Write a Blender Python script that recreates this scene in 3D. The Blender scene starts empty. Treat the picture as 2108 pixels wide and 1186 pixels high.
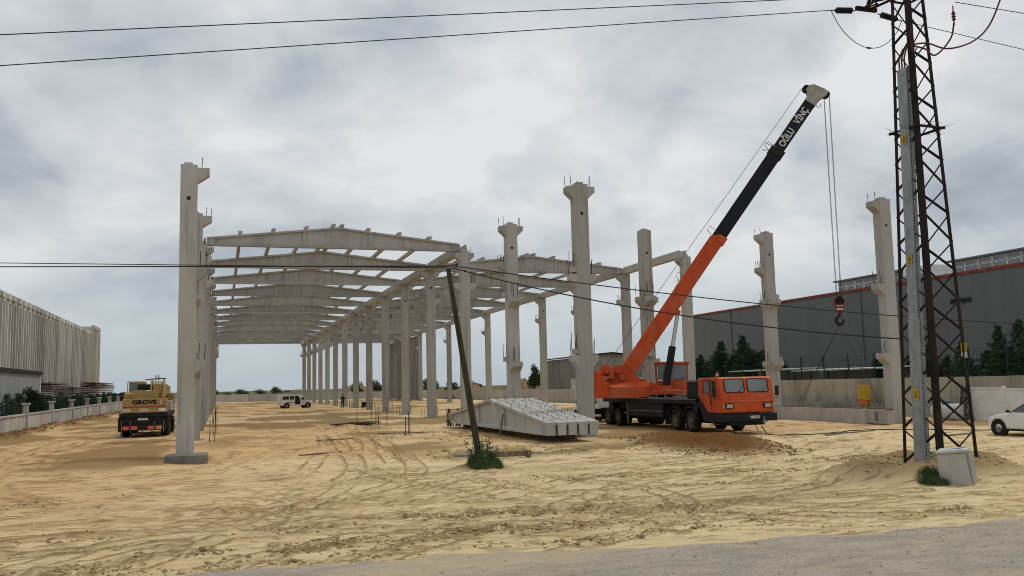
import bpy, math, random
import numpy as np
from mathutils import Matrix, Vector
random.seed(7); rng = np.random.default_rng(11)
R = math.radians
scene = bpy.context.scene
COL = scene.collection

# ------------------------------------------------------------------ camera
CAM_H = 2.5
cam_d = bpy.data.cameras.new('camera'); cam = bpy.data.objects.new('camera', cam_d); COL.objects.link(cam)
pitch, yaw, roll = .1067, .312, .0229
fw = Vector((math.sin(yaw)*math.cos(pitch), math.cos(yaw)*math.cos(pitch), math.sin(pitch)))
r0 = Vector((math.cos(yaw), -math.sin(yaw), 0)); u0 = r0.cross(fw)
rv = math.cos(roll)*r0 - math.sin(roll)*u0; uv = math.sin(roll)*r0 + math.cos(roll)*u0
m = Matrix((rv, uv, -fw)).transposed().to_4x4(); m.translation = (0, 0, CAM_H); cam.matrix_world = m
cam_d.sensor_width = 36; cam_d.lens = 36*1857.16/2108; cam_d.clip_start = .1; cam_d.clip_end = 9000
scene.camera = cam
scene.cycles.pixel_filter_type = 'BLACKMAN_HARRIS'; scene.cycles.filter_width = 1.0

# ------------------------------------------------------------------ sky, sun, exposure
SUN_EL, SUN_AZ = R(62), R(75)          # azimuth measured from +Y towards +X
world = bpy.data.worlds.new('World'); scene.world = world; world.use_nodes = True
wn = world.node_tree.nodes; wl = world.node_tree.links; wn.clear()
def N(t, **k):
    n = wn.new(t)
    for a, b in k.items(): setattr(n, a, b)
    return n
sky = N('ShaderNodeTexSky', sky_type='NISHITA'); sky.sun_disc = False
sky.sun_elevation = SUN_EL; sky.sun_rotation = SUN_AZ
bg1 = N('ShaderNodeBackground'); bg1.inputs[1].default_value = .10; wl.new(sky.outputs[0], bg1.inputs[0])
tc = N('ShaderNodeTexCoord'); sep = N('ShaderNodeSeparateXYZ'); wl.new(tc.outputs['Generated'], sep.inputs[0])
mx = N('ShaderNodeMath', operation='MAXIMUM'); mx.inputs[1].default_value = 0; wl.new(sep.outputs[2], mx.inputs[0])
ad = N('ShaderNodeMath', operation='ADD'); ad.inputs[1].default_value = .42; wl.new(mx.outputs[0], ad.inputs[0])
dv = N('ShaderNodeVectorMath', operation='DIVIDE'); wl.new(tc.outputs['Generated'], dv.inputs[0])
cmb = N('ShaderNodeCombineXYZ'); [wl.new(ad.outputs[0], cmb.inputs[i]) for i in range(3)]; wl.new(cmb.outputs[0], dv.inputs[1])
def cloud(scale, detail, rough, off, dist=.6):
    mp = N('ShaderNodeMapping'); mp.inputs[1].default_value = off; wl.new(dv.outputs[0], mp.inputs[0])
    n = N('ShaderNodeTexNoise'); n.inputs['Scale'].default_value = scale; n.inputs['Detail'].default_value = detail
    n.inputs['Roughness'].default_value = rough; n.inputs['Distortion'].default_value = dist; wl.new(mp.outputs[0], n.inputs[0]); return n.outputs[0]
n1 = cloud(2.3, 5, .48, (5.6, 1.9, 0), .25); n2 = cloud(6.0, 8, .55, (11.3, 2.2, 0), .3)
ma = N('ShaderNodeMath', operation='MULTIPLY'); ma.inputs[1].default_value = .68; wl.new(n1, ma.inputs[0])
mb_ = N('ShaderNodeMath', operation='MULTIPLY_ADD'); mb_.inputs[1].default_value = .32; wl.new(n2, mb_.inputs[0]); wl.new(ma.outputs[0], mb_.inputs[2])
cr = N('ShaderNodeValToRGB'); wl.new(mb_.outputs[0], cr.inputs[0])
e = cr.color_ramp.elements; e[0].position = .33; e[0].color = (.36, .40, .445, 1); e[1].position = .60; e[1].color = (.80, .805, .80, 1)
x = cr.color_ramp.elements.new(.40); x.color = (.44, .485, .525, 1); x = cr.color_ramp.elements.new(.46); x.color = (.565, .60, .63, 1); x = cr.color_ramp.elements.new(.53); x.color = (.68, .70, .715, 1)
# thicker air towards the horizon: the cloud deck evens out to a pale blue grey
hz = N('ShaderNodeMapRange'); hz.inputs[1].default_value = 0; hz.inputs[2].default_value = .16; hz.inputs[3].default_value = 1; hz.inputs[4].default_value = 0
wl.new(sep.outputs[2], hz.inputs[0])
mxh = N('ShaderNodeMix', data_type='RGBA'); wl.new(hz.outputs[0], mxh.inputs[0]); wl.new(cr.outputs[0], mxh.inputs[6]); mxh.inputs[7].default_value = (.46, .535, .585, 1)
bg2 = N('ShaderNodeBackground'); bg2.inputs[1].default_value = 1.0; wl.new(mxh.outputs[2], bg2.inputs[0])
ms = N('ShaderNodeMixShader'); ms.inputs[0].default_value = .93; wl.new(bg1.outputs[0], ms.inputs[1]); wl.new(bg2.outputs[0], ms.inputs[2])
wo = N('ShaderNodeOutputWorld'); wl.new(ms.outputs[0], wo.inputs[0])
sd = bpy.data.lights.new('sun', 'SUN'); so = bpy.data.objects.new('sun', sd); COL.objects.link(so)
sd.energy = 1.5; sd.angle = R(11); sd.color = (1, .96, .9)
so.rotation_euler = Vector((-math.sin(SUN_AZ)*math.cos(SUN_EL), -math.cos(SUN_AZ)*math.cos(SUN_EL), -math.sin(SUN_EL))).to_track_quat('-Z', 'Y').to_euler()
vs = scene.view_settings; vs.view_transform = 'Standard'; vs.look = 'None'; vs.exposure = .0; vs.gamma = 1; vs.use_curve_mapping = False

# ------------------------------------------------------------------ materials
MATS = {}
def mat(name, c, rough=.85, c2=None, scale=3., stretch=(1, 1, 1), bump=0., bscale=None, metal=0., spec=.12, c3=None, s3=.4, lo=.4, hi=.65, coat=0):
    if name in MATS: return MATS[name]
    M = bpy.data.materials.new(name); M.use_nodes = True; t = M.node_tree; b = t.nodes['Principled BSDF']
    b.inputs['Base Color'].default_value = (*c, 1); b.inputs['Roughness'].default_value = rough; b.inputs['Metallic'].default_value = metal
    b.inputs['Specular IOR Level'].default_value = spec; b.inputs['Coat Weight'].default_value = coat
    g = t.nodes.new('ShaderNodeNewGeometry'); mp = t.nodes.new('ShaderNodeMapping'); mp.inputs[3].default_value = stretch
    t.links.new(g.outputs['Position'], mp.inputs[0])
    def noise(s, d=5, r=.6):
        n = t.nodes.new('ShaderNodeTexNoise'); n.inputs['Scale'].default_value = s; n.inputs['Detail'].default_value = d; n.inputs['Roughness'].default_value = r
        t.links.new(mp.outputs[0], n.inputs[0]); return n.outputs[0]
    def mr(s, a, z):
        q = t.nodes.new('ShaderNodeMapRange'); q.inputs[1].default_value = a; q.inputs[2].default_value = z; t.links.new(s, q.inputs[0]); return q.outputs[0]
    cur = None
    if c2:
        k = t.nodes.new('ShaderNodeMix'); k.data_type = 'RGBA'; k.inputs[6].default_value = (*c, 1); k.inputs[7].default_value = (*c2, 1)
        t.links.new(mr(noise(scale), lo, hi), k.inputs[0]); cur = k.outputs[2]
    if c3:
        k = t.nodes.new('ShaderNodeMix'); k.data_type = 'RGBA'; k.inputs[7].default_value = (*c3, 1); k.inputs[6].default_value = (*c, 1)
        if cur: t.links.new(cur, k.inputs[6])
        t.links.new(mr(noise(s3, 6, .65), .5, .72), k.inputs[0]); cur = k.outputs[2]
    if name.startswith('concrete') or name in ('panel_concrete', 'white_wall', 'timber', 'timber_grey'):    # every casting is a slightly different batch
        oi = t.nodes.new('ShaderNodeObjectInfo'); q = t.nodes.new('ShaderNodeMapRange'); q.inputs[3].default_value = .80; q.inputs[4].default_value = 1.08; t.links.new(oi.outputs['Random'], q.inputs[0])
        vm = t.nodes.new('ShaderNodeVectorMath'); vm.operation = 'SCALE'; t.links.new(cur, vm.inputs[0]); t.links.new(q.outputs[0], vm.inputs['Scale']); cur = vm.outputs[0]
        stk = .55 if name != 'panel_concrete' else .95; st = t.nodes.new('ShaderNodeMapping'); st.inputs[3].default_value = (5, 5, .18); t.links.new(g.outputs['Position'], st.inputs[0]); ns = t.nodes.new('ShaderNodeTexNoise'); ns.inputs['Scale'].default_value = 1; ns.inputs['Detail'].default_value = 5; t.links.new(st.outputs[0], ns.inputs[0])
        k = t.nodes.new('ShaderNodeMix'); k.data_type = 'RGBA'; k.blend_type = 'MULTIPLY'; k.inputs[7].default_value = (.60, .57, .52, 1); t.links.new(mr(ns.outputs[0], stk, stk+.25), k.inputs[0]); t.links.new(cur, k.inputs[6]); cur = k.outputs[2]
    if cur: t.links.new(cur, b.inputs['Base Color'])
    if bump:
        bp = t.nodes.new('ShaderNodeBump'); bp.inputs['Strength'].default_value = bump; bp.inputs['Distance'].default_value = .02
        t.links.new(noise(bscale or scale*6, 4), bp.inputs['Height']); t.links.new(bp.outputs[0], b.inputs['Normal'])
    MATS[name] = M; return M
mat('concrete', (.405, .395, .365), .9, (.325, .316, .290), 1.6, (1, 1, .35), .25, 30, c3=(.47, .46, .43), s3=.8)
mat('concrete_new', (.42, .405, .375), .9, (.35, .335, .31), 1.8, (1, 1, .6), .25, 30, c3=(.47, .455, .42), s3=.7)
mat('concrete_dark', (.25, .24, .22), .92, (.17, .165, .15), 1.1, (1, 1, .5), .3, 20)
mat('panel_concrete', (.56, .545, .50), .9, (.46, .445, .40), .8, (1, 1, .12), .15, 15, c3=(.29, .28, .255), s3=.35)
mat('stained_wall', (.41, .375, .30), .92, (.31, .28, .22), .8, (1, 1, .22), .25, 18, c3=(.16, .145, .115), s3=.45)
mat('white_wall', (.47, .46, .435), .9, (.42, .40, .36), .9, (1, 1, .5), .2, 18, c3=(.36, .31, .24), s3=.5)
mat('dark_cladding', (.125, .137, .146), .5, (.110, .12, .128), .2, (1, 6, .3), .05, 12, spec=.25)
mat('grey_cladding', (.28, .29, .30), .6, (.23, .24, .25), .4, (1, 3, .4))
mat('red_trim', (.24, .055, .038), .6, (.18, .045, .033), .8)
mat('white_paint', (.72, .72, .70), .5, (.60, .60, .57), 1.2)
mat('light_roof', (.45, .46, .46), .6, (.34, .35, .35), .7)
mat('rebar', (.075, .045, .032), .8, (.12, .06, .035), 9, metal=.2)
mat('rust_steel', (.034, .024, .021), .8, (.016, .013, .013), 4, (1, 1, .4), .2, 40, metal=.15)
mat('galvanised', (.27, .295, .31), .55, (.19, .21, .225), 5, (1, 1, .5), .08, 40, metal=.35, spec=.4)
mat('wood_pole', (.065, .060, .040), .9, (.035, .034, .022), 6, (4, 4, .35), .5, 20)
mat('timber', (.20, .15, .10), .9, (.11, .085, .06), 3, (3, 3, 1), .2, 30, c3=(.32, .26, .18), s3=2.2)
mat('timber_grey', (.16, .145, .125), .9, (.09, .08, .07), 3, (3, 3, 1), .2, 30, c3=(.30, .28, .25), s3=2.2)
mat('orange_paint', (.54, .075, .014), .5, (.42, .055, .012), 2.2, (1, 1, .5), .06, 30, spec=.25, c3=(.40, .135, .065), s3=1.3)
mat('orange_worn', (.52, .13, .055), .6, (.42, .085, .03), 2.5)
mat('navy_paint', (.007, .009, .016), .55, (.014, .014, .018), 2, spec=.2)
mat('black_metal', (.010, .010, .011), .65, (.022, .020, .018), 2.5, spec=.2)
mat('chassis', (.009, .010, .013), .7, (.028, .023, .018), 3.5, spec=.3, lo=.5, hi=.8)
mat('rubber', (.014, .013, .012), .95, (.085, .064, .040), 3.2, lo=.45, hi=.75)
mat('rim_dusty', (.15, .13, .105), .7, (.08, .07, .058), 6)
mat('steel_bright', (.50, .50, .50), .3, metal=.85)
mat('steel_grey', (.22, .22, .22), .5, (.14, .14, .14), 5, metal=.4)
mat('off_white', (.50, .48, .43), .55, (.38, .36, .31), 4)
mat('head_grey', (.36, .35, .32), .6, (.26, .25, .225), 4)
mat('lettering', (.62, .62, .60), .6, (.45, .45, .43), 5)
mat('glass_dark', (.022, .026, .028), .08, spec=.8)
mat('glass_grey', (.10, .12, .13), .10, (.16, .18, .19), .8, spec=.8)  # grey base stands in for pale reflections in the panes
mat('cable', (.016, .016, .017), .6)
mat('wire', (.025, .025, .028), .6)
mat('rope', (.06, .058, .055), .7)
mat('cable_red', (.085, .022, .020), .5)
mat('yellow_paint', (.47, .32, .03), .6, (.38, .26, .03), 3)
mat('mustard_paint', (.36, .24, .08), .5, (.28, .185, .062), 2.2, spec=.4, c3=(.25, .17, .06), s3=1.6)  # paint darkened to carry the shadow on the crane's rear side
mat('red_stripe', (.40, .035, .02), .5)
mat('black_print', (.012, .012, .012), .6)
mat('white_car', (.70, .70, .69), .25, spec=.5, coat=.5)
mat('white_van', (.66, .66, .65), .35, (.56, .55, .52), 1.5, spec=.5)
mat('plastic_dark', (.02, .02, .021), .5)
mat('lamp_lens', (.35, .36, .36), .15, spec=.8)
mat('amber', (.62, .24, .02), .3, spec=.6)
mat('red_lens', (.62, .10, .03), .3, spec=.6)
mat('green_paint', (.03, .20, .035), .5)
mat('blue_paint', (.04, .14, .34), .5)
mat('hook_red', (.30, .045, .03), .55, (.18, .03, .025), 4)
mat('fence_green', (.012, .035, .03), .6)
mat('bark', (.07, .055, .04), .95, (.045, .036, .028), 8)
mat('conifer', (.016, .040, .022), .85, (.050, .088, .042), 1.8, spec=.15)
mat('conifer_light', (.05, .085, .04), .8, (.03, .06, .03), 1.2, spec=.15)
mat('leaf', (.045, .085, .028), .75, (.07, .11, .04), 1.5, spec=.2)
mat('weed', (.040, .078, .020), .7, (.075, .10, .035), 5, spec=.2)
mat('far_leaf', (.05, .075, .05), .9, (.075, .10, .065), .5, spec=.1)
mat('clod', (.36, .255, .125), .95, (.21, .145, .07), 3, bump=.4, bscale=30)
mat('clod_brown', (.19, .105, .045), .95, (.125, .068, .028), 3, bump=.4, bscale=30)
mat('stone', (.33, .30, .26), .9, (.22, .20, .175), 3)
mat('soil_heap', (.22, .145, .085), .95, (.15, .10, .06), .5, bump=.3, bscale=4)
mat('skin', (.40, .25, .17), .6)
mat('cloth_navy', (.022, .024, .035), .9)
mat('hair', (.02, .016, .013), .8)
mat('cloth_white', (.55, .54, .52), .9)
mat('plastic_tank', (.50, .50, .48), .5, (.40, .39, .36), 3)

# ------------------------------------------------------------------ mesh helpers
class MB:
    def __init__(s, M=None): s.v = []; s.f = []; s.M = M
    def add(s, vs, fs, M=None):
        o = len(s.v); M = M or s.M
        for p in vs: s.v.append(tuple(M @ Vector(p)) if M else tuple(p))
        for q in fs: s.f.append([o+i for i in q])
        return s
    def box(s, x0, x1, y0, y1, z0, z1, M=None):
        return s.add([(x0,y0,z0),(x1,y0,z0),(x1,y1,z0),(x0,y1,z0),(x0,y0,z1),(x1,y0,z1),(x1,y1,z1),(x0,y1,z1)],
                     [(3,2,1,0),(4,5,6,7),(0,1,5,4),(1,2,6,5),(2,3,7,6),(3,0,4,7)], M)
    def prism(s, poly, ax, a, b, M=None):
        n = len(poly); put = {'x': lambda p, t: (t, p[0], p[1]), 'y': lambda p, t: (p[0], t, p[1]), 'z': lambda p, t: (p[0], p[1], t)}[ax]
        ar = sum(poly[i][0]*poly[(i+1)%n][1]-poly[(i+1)%n][0]*poly[i][1] for i in range(n))
        if (ar < 0) != (ax == 'y'): poly = poly[::-1]
        vs = [put(p, a) for p in poly]+[put(p, b) for p in poly]
        return s.add(vs, [tuple(range(n))[::-1], tuple(range(n, 2*n))]+[(i, (i+1)%n, n+(i+1)%n, n+i) for i in range(n)], M)
    def cyl(s, p0, p1, r0, r1=None, n=12, M=None):
        r1 = r0 if r1 is None else r1; p0 = Vector(p0); p1 = Vector(p1); d = (p1-p0).normalized()
        a = d.orthogonal().normalized(); b = d.cross(a); vs = []
        for p, r in ((p0, r0), (p1, r1)):
            for i in range(n):
                t = 2*math.pi*i/n; vs.append(p+(a*math.cos(t)+b*math.sin(t))*r)
        return s.add(vs, [tuple(range(n))[::-1], tuple(range(n, 2*n))]+[(i, (i+1)%n, n+(i+1)%n, n+i) for i in range(n)], M)
    def tube(s, pts, r, n=6, M=None):
        P = [Vector(p) for p in pts]; vs = []; fs = []; a = None
        for k, p in enumerate(P):
            d = (P[min(k+1, len(P)-1)]-P[max(k-1, 0)]).normalized()
            a = (d.orthogonal() if a is None else a-d*a.dot(d)).normalized(); b = d.cross(a)
            rr = r[k] if isinstance(r, (list, tuple)) else r
            vs += [p+(a*math.cos(2*math.pi*i/n)+b*math.sin(2*math.pi*i/n))*rr for i in range(n)]
        for k in range(len(P)-1):
            fs += [(k*n+i, k*n+(i+1)%n, (k+1)*n+(i+1)%n, (k+1)*n+i) for i in range(n)]
        fs += [tuple(range(n))[::-1], tuple(range((len(P)-1)*n, len(P)*n))]
        return s.add(vs, fs, M)
    def bar(s, p0, p1, w, h, up=(0, 0, 1), M=None):       # rectangular bar between two points
        p0 = Vector(p0); p1 = Vector(p1); d = (p1-p0).normalized(); u = Vector(up)
        if abs(d.dot(u)) > .98: u = Vector((0, 1, 0))
        a = d.cross(u).normalized(); b = a.cross(d)
        vs = [p+a*sx*w/2+b*sz*h/2 for p in (p0, p1) for sx, sz in ((-1,-1),(1,-1),(1,1),(-1,1))]
        return s.add(vs, [(3,2,1,0),(4,5,6,7),(0,1,5,4),(1,2,6,5),(2,3,7,6),(3,0,4,7)], M)
    def mesh(s, name, m, smooth=False):
        me = bpy.data.meshes.new(name); me.from_pydata(s.v, [], s.f); me.update()
        me.materials.append(MATS[m] if isinstance(m, str) else m)
        if smooth: me.polygons.foreach_set('use_smooth', [True]*len(me.polygons))
        return me
    def build(s, name, m, parent=None, smooth=False, bevel=0, seg=2):
        return link(name, s.mesh(name, m, smooth), parent, bevel, seg)
def link(name, me, parent=None, bevel=0, seg=2):
    o = bpy.data.objects.new(name, me); COL.objects.link(o); o.parent = parent
    if bevel:
        b = o.modifiers.new('bevel', 'BEVEL'); b.width = bevel; b.segments = seg; b.limit_method = 'ANGLE'; b.angle_limit = R(35)
    return o
def tag(o, label, cat, group=None):
    o['label'] = label; o['category'] = cat; o['kind'] = 'thing'
    if group: o['group'] = group
    return o
def kind(o, k): o['kind'] = k; return o
def thing(name, loc, label, cat, group=None, rz=0):
    o = bpy.data.objects.new(name, None); COL.objects.link(o); o.location = loc; o.rotation_euler.z = rz; o.empty_display_size = .3
    return tag(o, label, cat, group)
def copy_tree(o, parent=None):
    c = o.copy(); COL.objects.link(c); c.parent = parent
    for ch in list(o.children): copy_tree(ch, c)
    return c
def RB(x0, x1, y0, y1, z0, z1, M=None): return MB(M).box(x0, x1, y0, y1, z0, z1)
ORD = ['', 'first', 'second', 'third', 'fourth', 'fifth', 'sixth', 'seventh', 'eighth', 'ninth', 'tenth', 'eleventh', 'twelfth', 'thirteenth', 'fourteenth', 'fifteenth'] + ['%dth' % i for i in range(16, 60)]
def text_mesh(s, name, m, size, M, parent, depth=.004, bold=0.0, xs=1.0):
    cu = bpy.data.curves.new(name, 'FONT'); cu.body = s; cu.size = size; cu.extrude = depth; cu.offset = bold; cu.resolution_u = 3; cu.align_x = 'CENTER'; cu.align_y = 'CENTER'
    to = bpy.data.objects.new(name, cu); COL.objects.link(to); bpy.context.view_layer.update()
    me = bpy.data.meshes.new_from_object(to.evaluated_get(bpy.context.evaluated_depsgraph_get())); bpy.data.objects.remove(to)
    me.materials.clear(); me.materials.append(MATS[m]); me.transform(M @ Matrix.Diagonal((xs, 1, 1, 1)))
    return link(name, me, parent)

# ------------------------------------------------------------------ ground
def _h(ix, iy, seed):
    n = (ix.astype(np.int64)*374761393 + iy.astype(np.int64)*668265263 + seed*974711) & 0xffffffff
    n = ((n ^ (n >> 13))*1274126177) & 0xffffffff; return ((n ^ (n >> 16)) & 0xffff)/65535.
def vn(x, y, seed=0):
    x = np.asarray(x, float); y = np.asarray(y, float); ix = np.floor(x); iy = np.floor(y); fx = x-ix; fy = y-iy
    fx = fx*fx*(3-2*fx); fy = fy*fy*(3-2*fy)
    a = _h(ix, iy, seed); b = _h(ix+1, iy, seed); c = _h(ix, iy+1, seed); d = _h(ix+1, iy+1, seed)
    return a+(b-a)*fx+(c-a)*fy+(a-b-c+d)*fx*fy
def fbm(x, y, seed=0, o=4): 
    t = 0; a = .5
    for k in range(o): t = t+a*vn(x*2**k+k*17.3, y*2**k-k*9.1, seed+k); a *= .5
    return t/(1-.5**o)
def ss(a, b, x):
    t = np.clip((np.asarray(x, float)-a)/(b-a), 0, 1); return t*t*(3-2*t)
def base_z(x, y):
    x = np.asarray(x, float); y = np.asarray(y, float)
    yb = 34.6+.9*(fbm(x*.35, y*.1, 5, 2)-.5)
    step = 1-ss(yb-.9, yb+.9, y); soft = 1-ss(27, 44, y)
    wl_ = ss(5, 9, x)*(1-ss(17.5, 19.5, x))
    z = -.26*(step*wl_+soft*(1-wl_))*(1-.7*ss(23, 29, x))
    # dug-out corner in front of the first footing, rising slowly to the far left
    z = z-.40*np.exp(-(((x+.9)/2.4)**2+((y-37.9)/1.7)**2)**1.5)
    # heaps
    rr = np.sqrt(((x-18.4)/2.7)**2+((y-20.6)/1.7)**2)
    z = z+.50*np.exp(-((rr-.72)/.36)**2)*(.7+.6*fbm(x*.9, y*.9, 31, 3))
    z = z+.24*np.exp(-(((x-8.05)/.8)**2+((y-29.0)/.75)**2))
    z = z+.42*np.exp(-(((x-19.2)/2.3)**2+((y-34.0)/3.6)**2)**2)*(.8+.4*fbm(x*.8, y*.8, 37, 3))
    z = z+.34*np.exp(-((x+12.2)/.55)**2)*ss(50, 62, y)*(1-ss(120, 135, y))*(.4+1.1*fbm(y*.5, x, 44, 3))
    z = z+.26*np.exp(-(((x-7.2)/1.6)**2+((y-56)/1.9)**2)**2)*fbm(x*1.2, y*1.2, 3, 3)*1.6
    z = z+.25*np.exp(-(((x-10)/2.6)**2+((y-44.0)/1.1)**2))*(.5+fbm(x, y, 4, 3))
    z = z+.35*np.exp(-(((x-26)/4)**2+((y-21.5)/.6)**2))*(.4+fbm(x, y, 14, 3))*.8
    return z
def gz(x, y): return float(base_z(np.array([x]), np.array([y]))[0])
TRACKS = [ # points, gauge, tyre half width, depth
 ([(-3,14.5),(0,20),(2.6,27),(4.6,36),(6,48),(7,70),(7.5,120)], 1.9, .22, .05),
 ([(12,15.5),(8,20),(6.1,26),(5.6,34),(6.4,46),(8,75)], 1.9, .24, .06),
 ([(-6,15.8),(0,15.6),(6,16.6),(12,17.4),(20,18.2),(30,20)], 1.8, .2, .06),
 ([(-6,18.5),(0,18.9),(7,18.3),(14,16.2),(20,14.6),(30,14)], 1.9, .24, .065),
 ([(-4,17.0),(2,16.8),(8,17.9),(14,20.8),(20,25),(26,27)], 1.9, .2, .055),
 ([(-8,22),(0,22.8),(8,22.4),(14,22.9),(22,25.5),(30,27)], 1.9, .22, .05),
 ([(2,25.5),(8,26.2),(14,26),(20,27.6),(24,31)], 2.1, .26, .06),
 ([(-4,28),(4,29),(12,30),(18,31.2),(22.9,34.5),(23.3,40)], 2.1, .26, .05),
 ([(-10,21),(-7.6,29),(-6.4,42),(-5.6,60),(-6,110)], 2.0, .24, .05),
 ([(2,20.5),(-2,22.5),(-6,27),(-8.6,38),(-9,60),(-9,110)], 2.0, .22, .045),
 ([(12,20.5),(5,21.2),(-1,24.5),(-5,30),(-7.5,42),(-7.6,70)], 1.9, .22, .045),
 ([(9,17.2),(3,19.6),(-2,20.6),(-6,19.8),(-10,17.5)], 1.9, .24, .05),
 ([(5.9,44),(5.6,33),(4.2,27),(.8,22.6),(-4.5,20.2),(-10,19)], 2.0, .26, .05),
 ([(7.4,44),(7.0,33),(5.4,26.4),(1.2,21.3),(-4,18.4),(-9,17.2)], 2.0, .28, .05),
 ([(14,29),(9,26.6),(5,23.2),(0,19.2),(-3.4,16.6)], 2.0, .26, .05),
 ([(24,29.5),(16,27.2),(10,23.4),(5.5,19.4),(1,17.2)], 2.0, .26, .05),
 ([(3,13.9),(5.5,15.3),(8.4,17.6),(9.5,21),(8,26)], 1.8, .22, .07),
 ([(0.4,14.1),(2.4,16.0),(4.6,17.6),(9,18.9),(16,19)], 1.8, .25, .08),
 ([(14,13.4),(11,15),(9,17),(8.6,19)], 1.7, .2, .07),
]
def catmull(P, n=14):
    P = [np.array(p, float) for p in P]; P = [2*P[0]-P[1]]+P+[2*P[-1]-P[-2]]; out = []
    for i in range(1, len(P)-2):
        for t in np.linspace(0, 1, n, endpoint=False):
            a, b, c, d = P[i-1:i+3]; out.append(.5*((2*b)+(-a+c)*t+(2*a-5*b+4*c-d)*t*t+(-a+3*b-3*c+d)*t**3))
    return np.array(out+[P[-2]])
PATCH = [(2.0,16.3,1.9,.75,1.),(4.4,16.9,1.6,.6,1.),(-.3,16.6,1.4,.6,.9),(-2.0,15.6,1.2,.5,.8),(.6,15.0,1.8,.4,.8),(6.6,16.6,1.3,.5,.8),(7.4,18.9,2.2,.45,.7),(5.0,19.2,2.2,.55,.8),(9.6,15.6,.9,.25,.8),(14.2,15.2,.8,.2,.7),(1.9,18.6,1.6,.4,.6),(12,21.5,2.0,.3,.5),(15.5,24,2.2,.5,.6),(19.5,26.5,2.6,.6,.6),(-3.5,19,1.6,.4,.5),(-5.5,26,2,.6,.4),(10,24.5,2.4,.3,.5),(6.0,15.0,1.2,.25,.6),(8.0,15.3,1.2,.2,.6)]
def patch_w(x, y):
    w = np.zeros_like(np.asarray(x, float))
    for a, b, rx, ry, k in PATCH: w = np.maximum(w, k*np.exp(-(((x-a)/rx)**2+((y-b)/ry)**2)**2))
    return w
def axis(parts):
    return np.unique(np.round(np.concatenate(parts), 4))
ys = [6.5]
while ys[-1] < 13: ys.append(ys[-1]*1.006)
while ys[-1] < 31: ys.append(ys[-1]*1.0034)
while ys[-1] < 60: ys.append(ys[-1]*1.0056)
while ys[-1] < 260: ys.append(ys[-1]*1.022)
while ys[-1] < 6000: ys.append(ys[-1]*1.3)
ys = np.array([-3000, -400, -60, -12, 0, 4, 5.5]+ys)
xs = axis([np.array([-5000,-2500,-1200,-600,-300,-150,-100,-75,-60,-50,-42]), np.arange(-36,-14,.8), np.arange(-14,-5,.16), np.arange(-5,21,.07), np.arange(21,38,.16), np.arange(38,62,.8), np.array([70,85,100,130,180,300,600,1200,2500,5000])])
GX, GY = np.meshgrid(xs, ys); nx, ny = len(xs), len(ys)
px, py = GX.ravel(), GY.ravel()
z = base_z(px, py)
near = (px > -36) & (px < 62) & (py > 4) & (py < 260)
soilW = np.zeros((len(px), 4)); soilW[:, 3] = 1
z = z + near*(.10*(fbm(px*.16, py*.16, 8, 4)-.5)+.018*(fbm(px*1.3, py*1.5, 9, 3)-.5))
pw = patch_w(px, py)*near
lump = fbm(px*2.1, py*2.4, 21, 4)
z = z + pw*(.26*np.clip(lump-.45, 0, 1)+.06*(vn(px*5, py*6, 4)-.5)+.05*(vn(px*11, py*12, 14)-.5))
dist_soil = pw*ss(.46, .60, lump)*ss(.3, .5, vn(px*3, py*9, 18))
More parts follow.
